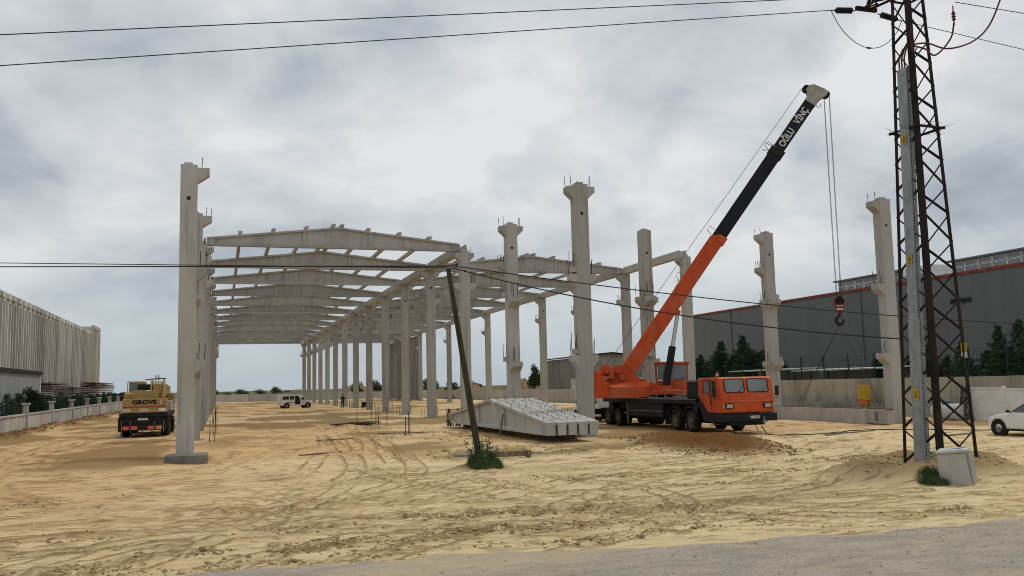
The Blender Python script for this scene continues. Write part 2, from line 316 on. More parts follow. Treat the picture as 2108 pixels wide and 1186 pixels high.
# crusts and scraper lips: thin broken edges running mostly along the lane
wx = px+1.2*(fbm(px*.3, py*.3, 91, 2)-.5); wy = py+.9*(fbm(px*.18+4, py*.25, 92, 3)-.5)
crust = np.zeros_like(z)
for sd_, fx_, fy_, wd, hh_ in ((101, .16, 1.15, .024, .06), (102, .30, 2.3, .03, .045), (103, .5, 3.6, .032, .035), (104, .7, 5.5, .034, .025)):
    n_ = fbm(wx*fx_, wy*fy_, sd_, 3); l_ = np.exp(-((n_-.5)/wd)**2)*ss(.38, .56, fbm(px*.35, py*.6, sd_+50, 3))
    crust = np.maximum(crust, l_*min(1, hh_/.035)); z = z+near*(py < 60)*hh_*(.7*l_*vn(px*4, py*6, sd_)+.22*ss(-.02, .03, n_-.5))
crust = crust*near*(py > 13)*(py < 60)
fresh_shade = np.zeros_like(z)
for pts, gauge, hw, dep in TRACKS:
    C = catmull(pts); T = np.gradient(C, axis=0); T /= np.linalg.norm(T, axis=1)[:, None]; Nn = np.stack([-T[:, 1], T[:, 0]], 1)
    for sgn in (-1, 1):
        L = C+Nn*sgn*gauge/2
        bb = near & (px > L[:,0].min()-1) & (px < L[:,0].max()+1) & (py > L[:,1].min()-1) & (py < L[:,1].max()+1)
        idx = np.nonzero(bb)[0]; X = px[idx]; Y = py[idx]; best = np.full(len(idx), 9.); bs = np.zeros(len(idx)); sl = 0
        for k in range(len(L)-1):
            a = L[k]; b = L[k+1]; d = b-a; l2 = d@d
            if l2 < 1e-9: continue
            sel = (np.abs(X-a[0]-d[0]/2) < abs(d[0])/2+.9) & (np.abs(Y-a[1]-d[1]/2) < abs(d[1])/2+.9)
            xx = X[sel]; yy = Y[sel]
            t = np.clip(((xx-a[0])*d[0]+(yy-a[1])*d[1])/l2, 0, 1); q = np.hypot(xx-a[0]-t*d[0], yy-a[1]-t*d[1])
            ob = best[sel]; u = q < ob; ob = np.where(u, q, ob); best[sel] = ob
            o2 = bs[sel]; bs[sel] = np.where(u, sl+t*math.sqrt(l2), o2); sl += math.sqrt(l2)
        fade = ss(.18, .42, vn(bs*.22+gauge*7, bs*0+hw*40+sgn, 77+int(hw*100)))
        q = best/hw; dep = min(dep, .05)*.6; groove = -(1-ss(.75, 1.05, q)); ridge = np.exp(-((q-1.3)/.26)**2)
        tread = (1-ss(.75, 1., q))*.16*(np.sin(bs*2*math.pi/.16) > 0)
        z[idx] += dep*fade*(groove+.75*ridge*(.35+1.3*vn(bs*3.5, q*2, 5))+tread)
        fresh_shade[idx] = np.maximum(fresh_shade[idx], fade*np.maximum(ridge*(.35+.65*ss(.3, .58, vn(bs*1.3, q*1.1, 6))), .28*(1-ss(.7, 1.0, q))*(np.sin(bs*2*math.pi/.22+q*2) > .2)))
# zones of soil: 0 orange-brown clayey sand, 1 damp turned soil darkened further in place of shading, 2 grey gravel of the road
orange = np.clip(ss(4.5, -5, px+2.6*(fbm(px*.22, py*.12, 61, 3)-.5)*2)*ss(15, 30, py)*.68, 0, 1)
site = ss(33.5, 37, py+3*(fbm(px*.3, py*.3, 62, 3)-.5))*(1-ss(36, 40, px))
orange = np.maximum(orange, site*(.22+.55*ss(.45, .62, fbm(px*.10, py*.07, 63, 4))))
ramp = np.exp(-(((px-18.9)/2.3)**2+((py-33.2)/4.2)**2)**3)*ss(.25, .42, fbm(px*.8, py*.8, 64, 3)+.12)
fresh_shade = np.maximum.reduce([fresh_shade*.9, dist_soil, crust*.8*ss(.25, .55, vn(px*3, py*5, 8)), ramp*1.0*0, .8*np.exp(-((np.sqrt(((px-18.4)/2.7)**2+((py-20.6)/1.7)**2)-.72)/.42)**2), .75*np.exp(-(((px-10)/3.2)**2+((py-44)/1.6)**2))*ss(.4, .6, fbm(px*.9, py*.9, 65, 3)), .75*ss(.48, .60, fbm(px*.25, py*.16, 66, 4))*site, .6*np.exp(-(((px-1.2)/2.6)**2+((py-47)/7)**2)**2)*ss(.42, .6, fbm(px*.7, py*.5, 67, 4)), .8*np.exp(-(((px-8.3)/2.6)**2+((py-56.5)/3.2)**2)**2)*ss(.38, .58, fbm(px*.8, py*.6, 68, 4)), .85*np.exp(-(((px-8.1)/1.0)**2+((py-28.8)/.7)**2)**2)])
bank = np.exp(-((py-34.4)/1.0)**2)*ss(6, 9, px)*(1-ss(17, 19, px))
fresh_shade = np.maximum(fresh_shade, bank*.85*ss(.3, .5, fbm(px*.9, py*1.5, 69, 3)))
edge = 13.3+.135*np.clip(8-px, 0, 14)+1.0*(fbm(px*.5, px*0+3, 71, 4)-.5)-.012*px
road = 1-ss(edge-.45, edge+.45, py+1.3*(fbm(px*.9, py*2.2, 72, 5)-.5))
road = road*(1-.5*ss(2, -3, px)*ss(.4, .6, fbm(px*.6, py*1.1, 73, 4)))
z = z*(1-.6*road*(py > 4))
veg = ss(224, 232, py)
soilW[:, 0] = orange; soilW[:, 1] = np.clip(fresh_shade, 0, 1)*(1-road); soilW[:, 2] = road
brown = np.maximum(ramp, .8*np.exp(-((px+12.2)/.6)**2)*ss(50, 60, py)*(py < 140))
f = [(j*nx+i, j*nx+i+1, (j+1)*nx+i+1, (j+1)*nx+i) for j in range(ny-1) for i in range(nx-1)]
me = bpy.data.meshes.new('ground')
me.vertices.add(len(px)); me.vertices.foreach_set('co', np.stack([px, py, z], 1).ravel())
fa = np.array(f, dtype=np.int32); me.loops.add(fa.size); me.loops.foreach_set('vertex_index', fa.ravel())
me.polygons.add(len(fa)); me.polygons.foreach_set('loop_start', np.arange(0, fa.size, 4, dtype=np.int32)); me.polygons.foreach_set('use_smooth', np.ones(len(fa), bool)); me.update(calc_edges=True)
at = me.attributes.new('soil', 'FLOAT_COLOR', 'POINT'); at.data.foreach_set('color', soilW.ravel())
at = me.attributes.new('brown', 'FLOAT', 'POINT'); at.data.foreach_set('value', brown)
at = me.attributes.new('field', 'FLOAT', 'POINT'); at.data.foreach_set('value', veg)
def ground_mat():
    M = bpy.data.materials.new('sandy_ground'); M.use_nodes = True; t = M.node_tree; b = t.nodes['Principled BSDF']; b.inputs['Roughness'].default_value = 1; b.inputs['Specular IOR Level'].default_value = 0
    g = t.nodes.new('ShaderNodeNewGeometry')
    def noise(s, d=5, st=(1, 1, 1), r=.6):
        mp = t.nodes.new('ShaderNodeMapping'); mp.inputs[3].default_value = st; t.links.new(g.outputs['Position'], mp.inputs[0])
        n = t.nodes.new('ShaderNodeTexNoise'); n.inputs['Scale'].default_value = s; n.inputs['Detail'].default_value = d; n.inputs['Roughness'].default_value = r; t.links.new(mp.outputs[0], n.inputs[0]); return n.outputs[0]
    def mr(s, a, z_):
        q = t.nodes.new('ShaderNodeMapRange'); q.inputs[1].default_value = a; q.inputs[2].default_value = z_; t.links.new(s, q.inputs[0]); return q.outputs[0]
    def mix(fac, a, b_):
        k = t.nodes.new('ShaderNodeMix'); k.data_type = 'RGBA'
        if isinstance(fac, float): k.inputs[0].default_value = fac
        else: t.links.new(fac, k.inputs[0])
        for s, i in ((a, 6), (b_, 7)):
            if isinstance(s, tuple): k.inputs[i].default_value = (*s, 1)
            else: t.links.new(s, k.inputs[i])
        return k.outputs[2]
    def mul(a, b_):
        k = t.nodes.new('ShaderNodeMath'); k.operation = 'MULTIPLY'
        for s, i in ((a, 0), (b_, 1)):
            if isinstance(s, float): k.inputs[i].default_value = s
            else: t.links.new(s, k.inputs[i])
        return k.outputs[0]
    a1 = t.nodes.new('ShaderNodeAttribute'); a1.attribute_name = 'soil'; sp = t.nodes.new('ShaderNodeSeparateColor'); t.links.new(a1.outputs['Color'], sp.inputs[0])
    a2 = t.nodes.new('ShaderNodeAttribute'); a2.attribute_name = 'brown'; a3 = t.nodes.new('ShaderNodeAttribute'); a3.attribute_name = 'field'
    fine = noise(9, 6, r=.7); mid = noise(.9, 5)
    sand = mix(mr(mid, .38, .66), (.68, .54, .32), (.60, .465, .268)); sand = mix(mr(noise(2.2, 6, (.35, 1, 1)), .54, .76), sand, (.50, .355, .17))
    oran = mix(mr(mid, .35, .65), (.60, .385, .19), (.50, .305, .145)); col = mix(sp.outputs[0], sand, oran)
    col = mix(mul(sp.outputs[1], .92), col, mix(mr(fine, .35, .65), (.20, .122, .050), (.115, .068, .026)))
    col = mix(a2.outputs['Fac'], col, mix(mr(fine, .35, .65), (.165, .080, .028), (.095, .045, .016)))
    rd = mix(mr(noise(2.6, 6, (.5, 1, 1)), .35, .68), (.32, .285, .235), (.44, .39, .315)); rd = mix(mr(noise(30, 4, r=.7), .54, .66), rd, (.15, .135, .115)); rd = mix(mr(noise(46, 3), .6, .7), rd, (.50, .45, .37)); rd = mix(mr(noise(.5, 5, (.22, 1.2, 1)), .5, .64), rd, (.46, .38, .26))
    col = mix(sp.outputs[2], col, rd)
    col = mix(mul(mr(noise(34, 4, (.7, 1.3, 1), .7), .54, .72), .34), col, (.20, .135, .065)); col = mix(mul(mr(noise(3.2, 5, (.25, 1.6, 1), .65), .57, .70), .26), col, (.25, .165, .08))  # fine dark specks put small clod shadows into the colour
    col = mix(a3.outputs['Fac'], col, mix(mr(noise(.05, 4), .4, .6), (.10, .115, .05), (.16, .145, .07)))
    t.links.new(col, b.inputs['Base Color'])
    bp = t.nodes.new('ShaderNodeBump'); bp.inputs['Strength'].default_value = .8; bp.inputs['Distance'].default_value = .05
    t.links.new(noise(9, 8, (.7, 1.3, 1), .78), bp.inputs['Height']); t.links.new(bp.outputs[0], b.inputs['Normal']); return M
me.materials.append(ground_mat())
ground = kind(link('ground', me), 'structure')
ZG = z.reshape(ny, nx)
def gtop(x, y):
    i = min(max(np.searchsorted(xs, x)-1, 0), nx-2); j = min(max(np.searchsorted(ys, y)-1, 0), ny-2)
    u = (x-xs[i])/(xs[i+1]-xs[i]); w = (y-ys[j])/(ys[j+1]-ys[j])
    return float((ZG[j, i]*(1-u)+ZG[j, i+1]*u)*(1-w)+(ZG[j+1, i]*(1-u)+ZG[j+1, i+1]*u)*w)
# clods and stones: too many and too small to pick apart
PHI = (1+5**.5)/2
ICO = [(-1,PHI,0),(1,PHI,0),(-1,-PHI,0),(1,-PHI,0),(0,-1,PHI),(0,1,PHI),(0,-1,-PHI),(0,1,-PHI),(PHI,0,-1),(PHI,0,1),(-PHI,0,-1),(-PHI,0,1)]
ICF = [(0,11,5),(0,5,1),(0,1,7),(0,7,10),(0,10,11),(1,5,9),(5,11,4),(11,10,2),(10,7,6),(7,1,8),(3,9,4),(3,4,2),(3,2,6),(3,6,8),(3,8,9),(4,9,5),(2,4,11),(6,2,10),(8,6,7),(9,8,1)]
def lumps(name, m, spots):
    b = MB()
    for x, y, s in spots:
        zz = gtop(x, y); k = (s/1.9*random.uniform(.8, 1.5), s/1.9*random.uniform(.8, 1.3), s/1.9*random.uniform(.45, .8)); an = random.random()*6.3; c, n = math.cos(an), math.sin(an)
        vs = []
        for p in ICO:
            j = random.uniform(.7, 1.2); X, Y, Z = p[0]*k[0]*j, p[1]*k[1]*j, p[2]*k[2]*j
            vs.append((x+X*c-Y*n, y+X*n+Y*c, zz+Z+k[2]*.15))
        b.add(vs, ICF)
    return kind(b.build(name, m), 'stuff')
sp = []
for a, b_, rx, ry, k in PATCH:
    for i in range(int(420*k*rx*ry**.5)):
        x, y = random.gauss(a, rx*.5), random.gauss(b_, ry*.55)
        if vn(np.array([x*2.1]), np.array([y*2.4]), 21)[0] > .35: sp.append((x, y, random.choice((.01,.012,.015,.02,.02,.026,.035,.05))))
for pts, gauge, hw, dep in TRACKS[2:8]+TRACKS[15:]:
    C = catmull(pts)
    T = np.gradient(C, axis=0); T /= np.linalg.norm(T, axis=1)[:, None]
    for i in range(420):
        j = random.randrange(len(C)-1); u = random.random(); c = C[j]*(1-u)+C[j+1]*u; o_ = random.choice((-1, 1))*gauge/2+random.choice((-1, 1))*hw*random.gauss(1.4, .3)
        if vn(np.array([c[0]*1.1]), np.array([c[1]*1.1]), 19)[0] > .45: sp.append((c[0]-T[j, 1]*o_, c[1]+T[j, 0]*o_, random.choice((.01,.012,.015,.02,.026,.035))))
lumps('soil_clods', 'clod', [s for s in sp if s[1] > 13.6])
sp = []
for i in range(620):
    a = random.uniform(0, 6.3); r = random.gauss(.9, .17); sp.append((18.9+2.3*r*math.copysign(abs(math.cos(a))**.6, math.cos(a)), 33.2+4.1*r*math.copysign(abs(math.sin(a))**.6, math.sin(a)), random.choice((.02,.03,.035,.05,.07))))
for i in range(260): y = random.uniform(55, 125); sp.append((-12.1+random.gauss(0, .35), y, random.uniform(.05, .14)))
lumps('turned_soil_clods', 'clod_brown', sp)
lumps('heap_clods', 'clod', [(18.4+2.2*math.cos(a)*r, 20.6+1.45*math.sin(a)*r, random.choice((.015,.02,.03,.05))) for a, r in ((random.random()*6.3, random.gauss(.8, .3)) for _ in range(520))]+[(random.gauss(11, 2.4), 34.4+random.gauss(0, .7), random.uniform(.02, .07)) for _ in range(260)]+[(random.gauss(10, 3), random.gauss(45, 2.2), random.uniform(.03, .09)) for _ in range(220)])
lumps('road_gravel', 'stone', [(random.uniform(-3, 15), random.uniform(8, 13.2), random.choice((.006,.008,.01,.012,.016,.024))) for _ in range(1800)])

# ------------------------------------------------------------------ the precast frame
XL, XM, XR, Y1, BAY = -1.4, 16.3, 33.92, 39.69, 10.933
XMID = 25.1
TOP = 12.0; CW, CD = .335, .30
def rowY(n): return Y1+(n-1)*BAY
DIRS = {'e': (1, 0), 'w': (-1, 0), 's': (0, -1), 'n': (0, 1)}
SHARED = {}
def shaft_mesh(h):
    b = MB(); hz0, hz1 = h-1.52, h-1.36; hw = .075
    b.box(-CW, CW, -CD, CD, -.4, hz0).box(-CW, CW, -CD, CD, hz1, h).box(-CW, -hw, -CD, CD, hz0, hz1).box(hw, CW, -CD, CD, hz0, hz1).box(-hw, hw, -CD+.3, CD, hz0, hz1)
    return b.mesh('shaft', 'concrete')
def corbel_mesh(d, ln):
    b = MB(); dx, dy = DIRS[d]; half = CW if dx else CD; other = (CD if dx else CW)*.97
    poly = [(half-.02, 0), (half+ln, 0), (half+ln, -.27), (half-.02, -.62)]
    if dx: b.prism([(p[0]*dx, p[1]) for p in poly], 'y', -other, other)
    else: b.prism([(p[0]*dy, p[1]) for p in poly], 'x', -other, other)
    return b.mesh('corbel', 'concrete')
def bars_mesh(d, ln, n, h, lean):
    b = MB(); dx, dy = DIRS[d]; half = CW if dx else CD
    for i in range(n):
        t = half+ln*(.35+.5*(i/max(n-1, 1))); off = (.16 if i % 2 else -.14); px_, py_ = (t*dx, off) if dx else (off, t*dy)
        b.cyl((px_, py_, -.05), (px_+lean*dx*random.uniform(.3, 1), py_+lean*dy, h*random.uniform(.85, 1.05)), .016, n=5)
    return b.mesh('rebar', 'rebar')
def get(key, fn):
    if key not in SHARED: SHARED[key] = fn()
    return SHARED[key]
def part(name, me, parent, loc=(0, 0, 0)):
    o = link(name, me, parent); o.location = loc; return o
def column(x, y, label, group, h, corbels, blocks=(), foot=True):
    t = thing('precast_column', (x, y, 0), label, 'column', group)
    part('shaft', get(('s', h), lambda: shaft_mesh(h)), t)
    for d, zt, ln, n, hb in corbels:
        part('corbel', get(('c', d, ln), lambda: corbel_mesh(d, ln)), t, (0, 0, zt))
        if n: part('rebar', get(('b', d, ln, n, hb), lambda: bars_mesh(d, ln, n, hb, .05)), t, (0, 0, zt))
    for d, zt in blocks:
        dx, dy = DIRS[d]; part('bearing_block', get(('k', d), lambda: (MB().box(CW*dx-.02*dx if dx > 0 else CW*dx-.25, CW*dx+.25 if dx > 0 else CW*dx+.02, -.27, .1, -.27, 0) if dx else MB().box(-.2, .2, CD*dy-.25, CD*dy+.02, -.27, 0)).mesh('bearing_block', 'concrete')), t, (0, 0, zt))
        part('rebar', get(('kb', d), lambda: bars_mesh(d, .25, 2, .75, .0)), t, (0, 0, zt))
    part('top_key', get('key', lambda: MB().box(-.2, .14, -.22, .22, 0, .10).cyl((-.1, 0, .1), (-.1, 0, .2), .012, n=5).cyl((.05, .1, .1), (.05, .1, .22), .012, n=5).mesh('top_key', 'concrete')), t, (0, 0, h))
    if foot: part('footing_pad', get('pad', lambda: MB().box(-.55, .55, -.5, .5, -.4, .02).mesh('footing_pad', 'concrete_dark')), t)
    return t
GL, GM, GR = 'columns of the left row', 'columns of the middle row', 'columns of the right row'
def lab(n, row):
    if n == 1: return {'left': 'tall front column of the left row, on a stepped concrete footing', 'middle': 'tall front column of the middle row, beside the orange crane', 'right': 'tall front column of the right row, just left of the lattice pylon'}[row]
    if n == 15: return 'last and farthest precast column of the %s row' % row
    return '%s precast concrete column from the front in the %s row' % (ORD[n], row)
for n in range(1, 16):
    y = rowY(n); T = 11.88
    if n == 1:
        low = lambda ds: [(d, zc, .42, 2, .75) for zc in (7.65, 3.82) for d in ds]
        c = column(XL, y, lab(1, 'left'), GL, TOP, [('e', T, .48, 1, .55)]+low('e'), [('s', 0.0)][:0], foot=False)
        MB().box(-.72, .90, -.85, .8, -1.0, -.02).build('footing', 'concrete_dark', c, bevel=.03)
        column(XM, y, lab(1, 'middle'), GM, TOP, [('e', T, .36, 2, .6), ('w', T, .36, 2, .6)]+[(d, zc, .30, 2, .75) for zc in (7.65, 3.82) for d in 'ew'], [('w', 8.0), ('w', 4.12)])
        column(XR, y, lab(1, 'right'), GR, TOP, [('w', T, .42, 2, .5)]+[('w', zc, .42, 2, .75) for zc in (7.4, 3.72)])
    else:
        up = [(9.7, .48, 4, .5)]
        cl = [('e', T, .48, 2 if n == 2 else 0, .5)]+[('e', a, b_, c_, d_) for a, b_, c_, d_ in up]
        cm = [(d, T, .36, (2 if n == 2 else (1 if d == 'e' and n == 3 else 0)), .6) for d in 'ew']+[(d, a, b_, c_, d_) for a, b_, c_, d_ in up for d in 'ew']
        cr_ = [('w', T, .42, 2 if n == 2 else 0, .4)]+[('w', a, b_, c_, d_) for a, b_, c_, d_ in up]
        bl = bm_ = br = ()
        if n == 2:
            cl += [('s', 7.6, .5, 2, .75), ('s', 3.82, .5, 2, .75)]; cm += [('s', 7.6, .5, 3, .9), ('s', 3.82, .5, 3, .9)]; cr_ += [('s', 7.6, .5, 0, 0), ('s', 3.62, .5, 0, 0), ('w', 7.62, .22, 2, .6), ('w', 3.62, .24, 2, .6)]
            bm_ = [('w', 7.92), ('w', 4.12)]; br = [('e', 7.95), ('e', 3.9)]
        column(XL, y, lab(n, 'left'), GL, TOP, cl, bl); column(XM, y, lab(n, 'middle'), GM, TOP, cm, bm_); column(XR, y, lab(n, 'right'), GR, TOP, cr_, br)
column(XMID, rowY(2), 'lone intermediate column with a plain flat top, behind the orange boom', 'intermediate columns', 11.9, [('e', 7.72, .34, 0, 0), ('w', 7.72, .34, 2, .8), ('s', 7.72, .4, 2, .8), ('e', 3.9, .3, 0, 0), ('w', 3.9, .3, 0, 0)], [('s', 8.02), ('s', 4.3)])
# roof girders
SPAN = XM-XL-2*CW-.06
def girder_parts():
    h = SPAN/2; e0, ap = .54, 1.46; P = {}
    tz = lambda x: e0+(ap-e0)*(1-abs(x)/h)
    P['web'] = MB().prism([(-h+.5, .1), (h-.5, .1), (h-.5, tz(h-.5)-.1), (0, ap-.1), (-h+.5, tz(h-.5)-.1)], 'y', -.08, .08).mesh('web', 'concrete')
    P['bottom_flange'] = MB().prism([(-.2, 0), (.2, 0), (.2, .12), (.083, .2), (-.083, .2), (-.2, .12)], 'x', -h+.5, h-.5).mesh('bottom_flange', 'concrete')
    b = MB()
    for s in (-1, 1):
        b.prism([(0, ap-.13), (s*(h-.5), tz(h-.5)-.13), (s*(h-.5), tz(h-.5)), (0, ap)], 'y', -.22, .22)
    P['top_flange'] = b.mesh('top_flange', 'concrete')
    for k, s in enumerate((-1, 1)):
        P['end_block.%d' % k] = MB().prism([(s*(h-.52), 0), (s*h, 0), (s*h, e0-.12), (s*(h-.52), tz(h-.52)-.12)], 'y', -.185, .185).prism([(s*(h-.499), tz(h-.499)-.129), (s*h, e0-.119), (s*h, e0), (s*(h-.499), tz(h-.499))], 'y', -.22, .22).mesh('end_block', 'concrete')
        for j, x0 in enumerate((2.25, )):
            P['stiffener.%d%d' % (k, j)] = MB().prism([(s*x0-.09, .12), (s*x0+.09, .12), (s*x0+.09, tz(x0)-.1), (s*x0-.09, tz(x0)-.1)], 'y', -.17, .17).mesh('stiffener', 'concrete')
    return P, tz
GP, GTZ = girder_parts()
def girder(loc, label, group, rz=0):
    t = thing('roof_girder', loc, label, 'girder', group, rz)
    for k, me_ in GP.items(): part(k.split('.')[0], me_, t)
    return t
for n in range(3, 16):
    girder(((XL+XM)/2, rowY(n), TOP-.02), 'tapered concrete roof girder over the left hall at the %s column row' % ORD[n], 'roof girders of the left hall')
for n in range(4, 16):
    girder(((XR+XM)/2, rowY(n), TOP-.02), 'tapered concrete roof girder over the right hall at the %s column row' % ORD[n], 'roof girders of the right hall')
bm = get('gutter', lambda: MB().prism([(-.30, 0), (.30, 0), (.30, .55), (.19, .55), (.15, .3), (-.15, .3), (-.19, .55), (-.30, .55)], 'y', -BAY/2+.32, BAY/2-.32).box(-.28, .28, -BAY/2+.05, -BAY/2+.318, .0, .24).box(-.28, .28, BAY/2-.318, BAY/2-.05, .0, .24).mesh('gutter_beam', 'concrete'))
for row, X in (('left', XL), ('middle', XM), ('right', XR)):
    for n in range(3, 15):
        o = link('gutter_beam', bm); o.location = (X, rowY(n)+BAY/2, TOP+.004)
        tag(o, 'gutter beam on the %s row between its %s and %s columns' % (row, ORD[n], ORD[n+1]), 'beam', 'gutter beams on the column tops')
pm = get('purlin', lambda: MB().prism([(-.09, 0), (.09, 0), (.13, .2), (.13, .24), (-.13, .24), (-.13, .2)], 'y', -BAY/2+.0, BAY/2-.03).mesh('purlin', 'concrete'))
PUR = [('lowest purlin of the left slope', .124), ('middle purlin of the left slope', .25), ('upper purlin of the left slope', .377), ('purlin left of the ridge', .483), ('purlin right of the ridge', .517), ('upper purlin of the right slope', .623), ('middle purlin of the right slope', .75), ('lowest purlin of the right slope', .876)]
for hall, X0, n0 in (('left', (XL+XM)/2, 3), ('right', (XR+XM)/2, 4)):
    for n in range(n0, 15):
        for nm, fr in PUR:
            xx = (fr-.5)*SPAN; o = link('purlin', pm); o.location = (X0+xx, rowY(n)+BAY/2-.2, TOP-.02+GTZ(xx)+.004)
            tag(o, '%s in the %s bay of the %s hall' % (nm, ORD[n-n0+1], hall), 'purlin', 'roof purlins of the %s hall' % hall)
# facade panels already hung on the far part of the right row
t = thing('facade_panels', (XR+.36, rowY(12), 0), 'ribbed concrete facade panels standing on the far right row of columns', 'wall panels')
for i in range(14):
    y0 = 1.0+i*2.4
    if y0 > 32: break
    MB().box(0, .14, y0, y0+2.36, .1, 11.9).box(-.16, 0, y0+.4, y0+.58, .1, 11.8).box(-.16, 0, y0+1.7, y0+1.88, .1, 11.8).build('panel', 'concrete', t)

# girders waiting on the ground
for i in range(5):
    g_ = girder((13.15+.485*i, 35.65+SPAN/2+.2, .34), ['roof girder lying nearest in the row of five on the ground', 'second of the five roof girders lying on the ground', 'middle one of the five roof girders lying on the ground', 'fourth of the five roof girders lying on the ground', 'roof girder farthest back of the five on the ground, by the middle column'][i], 'roof girders lying on the ground', R(90))
    for ch in g_.children: ch.name = ch.name
    for k in range(26):
        x = -SPAN/2+.7+k*.62; part('stirrup', get('stir', lambda: MB().cyl((0, 0, -.05), (.01, .02, .14), .011, n=5).mesh('stirrup', 'rebar')), g_, (x, random.uniform(-.12, .12), GTZ(x)))
    b = MB()
    for k in range(9): b.cyl((SPAN/2-.05, -.17+.042*k, .08), (SPAN/2+1.25, -.17+.042*k+random.uniform(-.03, .03), random.uniform(.02, .14)), .02, n=5); b.cyl((SPAN/2+.15*k, random.uniform(-.15, .15), -.25), (SPAN/2+.15*k, random.uniform(-.15, .15), .8), .026, n=5)
    kind(b.build('end_rebar', 'rebar', g_), 'stuff')
for i, (y, l) in enumerate(((36.9, 'timber bearer under the front ends of the five girders'), (50.6, 'timber bearer under the far ends of the five girders'))):
    tag(MB().box(13.3, 15.2, y-.12+(1.3 if i == 0 else .3), y+.12+(1.3 if i == 0 else .3), -.2, .335).build('timber_bearer', 'timber', bevel=.01), l, 'timber', 'timber bearers')
o = MB(); random.seed(3)
for k in range(5): o.cyl((12.85+.12*k, 43.3+.25*k, 1.62-.05*k), (13.3+.1*k, 43.6+.2*k, 1.62-.04*k), .09, .05, 7)
tag(o.build('cement_sack_heap', 'cloth_white', smooth=True), 'crumpled pale sacks lying on top of the nearest girder', 'sacks')
tag(MB().bar((12.6, 41.6, -.1), (12.92, 41.9, 1.1), .06, .06).build('timber_prop', 'timber'), 'thin timber prop leaning against the nearest ground girder', 'prop')
# strip footing edge in front of the girders
b = MB()
for k in range(3): x = 8.6+k*1.2; b.box(x, x+1.18, 34.2+random.uniform(-.05, .05), 34.55, -.4, -.13+random.uniform(-.05, .05))
tag(b.build('strip_footing', 'concrete_dark', bevel=.02), 'low pale concrete strip footing half buried in front of the girders', 'footing')
tag(MB().box(9.3, 11.1, 32.9, 33.0, -.2, .0).box(9.2, 9.35, 32.8, 33.1, -.24, .0).box(11.05, 11.2, 32.8, 33.1, -.24, .02).build('formwork_board', 'timber'), 'short brown formwork board lying on the sand before the strip footing', 'board')

# ------------------------------------------------------------------ more helpers
def frame(o, x, y):
    x = Vector(x).normalized(); y = Vector(y); y = (y-x*y.dot(x)).normalized(); zz = x.cross(y)
    M = Matrix((x, y, zz)).transposed().to_4x4(); M.translation = o; return M
def rrect(w, h, r=.0, n=4):
    if r <= 0: return [(-w/2,-h/2),(w/2,-h/2),(w/2,h/2),(-w/2,h/2)]
    P = []
    for cx, cy, a0 in ((w/2-r,-h/2+r,-90),(w/2-r,h/2-r,0),(-w/2+r,h/2-r,90),(-w/2+r,-h/2+r,180)):
        for i in range(n+1): t = R(a0+90*i/n); P.append((cx+r*math.cos(t), cy+r*math.sin(t)))
    return P
def plate(name, m, M, w, h, r, d, parent, z0=0.): return MB(M).prism(rrect(w, h, r), 'z', z0, z0+d).build(name, m, parent)
def ring(M, w, h, r, t, z0, z1):
    o_ = rrect(w, h, r); i_ = rrect(w-2*t, h-2*t, max(r-t, .005)); n = len(o_); b = MB(M)
    vs = [(p[0], p[1], zz) for zz in (z0, z1) for p in o_]+[(p[0], p[1], zz) for zz in (z0, z1) for p in i_]; fs = []
    for i in range(n):
        j = (i+1) % n; fs += [(i, j, n+j, n+i), (2*n+j, 2*n+i, 3*n+i, 3*n+j), (n+i, n+j, 3*n+j, 3*n+i), (j, i, 2*n+i, 2*n+j)]
    return b.add(vs, fs)
def lathe(profile, n=24, M=None):      # profile of (radius, x) about the x axis
    b = MB(M); k = len(profile); vs = []; fs = []
    for i in range(n):
        t = 2*math.pi*i/n; vs += [(x, r*math.cos(t), r*math.sin(t)) for r, x in profile]
    for i in range(n):
        j = (i+1) % n; fs += [(i*k+q, i*k+q+1, j*k+q+1, j*k+q) for q in range(k-1)]
    return b.add(vs, fs)
def wheel(parent, c, rad, w, side, rim='rim_dusty', spokes=8):
    tm = get(('ty', rad, w), lambda: lathe([(rad*.60,-w*.42),(rad*.62,-w*.5),(rad*.9,-w*.5),(rad*.985,-w*.40),(rad,-w*.2),(rad,w*.2),(rad*.985,w*.40),(rad*.9,w*.5),(rad*.62,w*.5),(rad*.60,w*.42)], 28).mesh('tyre', 'rubber', True))
    o = link('wheel', tm, parent); o.location = c
    def rm():
        b = lathe([(rad*.62, w*.40),(rad*.56, w*.46),(rad*.52, w*.30),(rad*.30, w*.18),(rad*.26, w*.34),(rad*.14, w*.36),(0.001, w*.36)], 24)
        for k in range(spokes):
            t = 2*math.pi*k/spokes; b.cyl((w*.2, rad*.4*math.cos(t), rad*.4*math.sin(t)), (w*.29, rad*.4*math.cos(t), rad*.4*math.sin(t)), rad*.055, n=6)
        return b.mesh('rim', rim)
    q = link('rim', get(('ri', rad, w, rim), rm), o)
    if side < 0: q.rotation_euler.z = math.pi
    return o

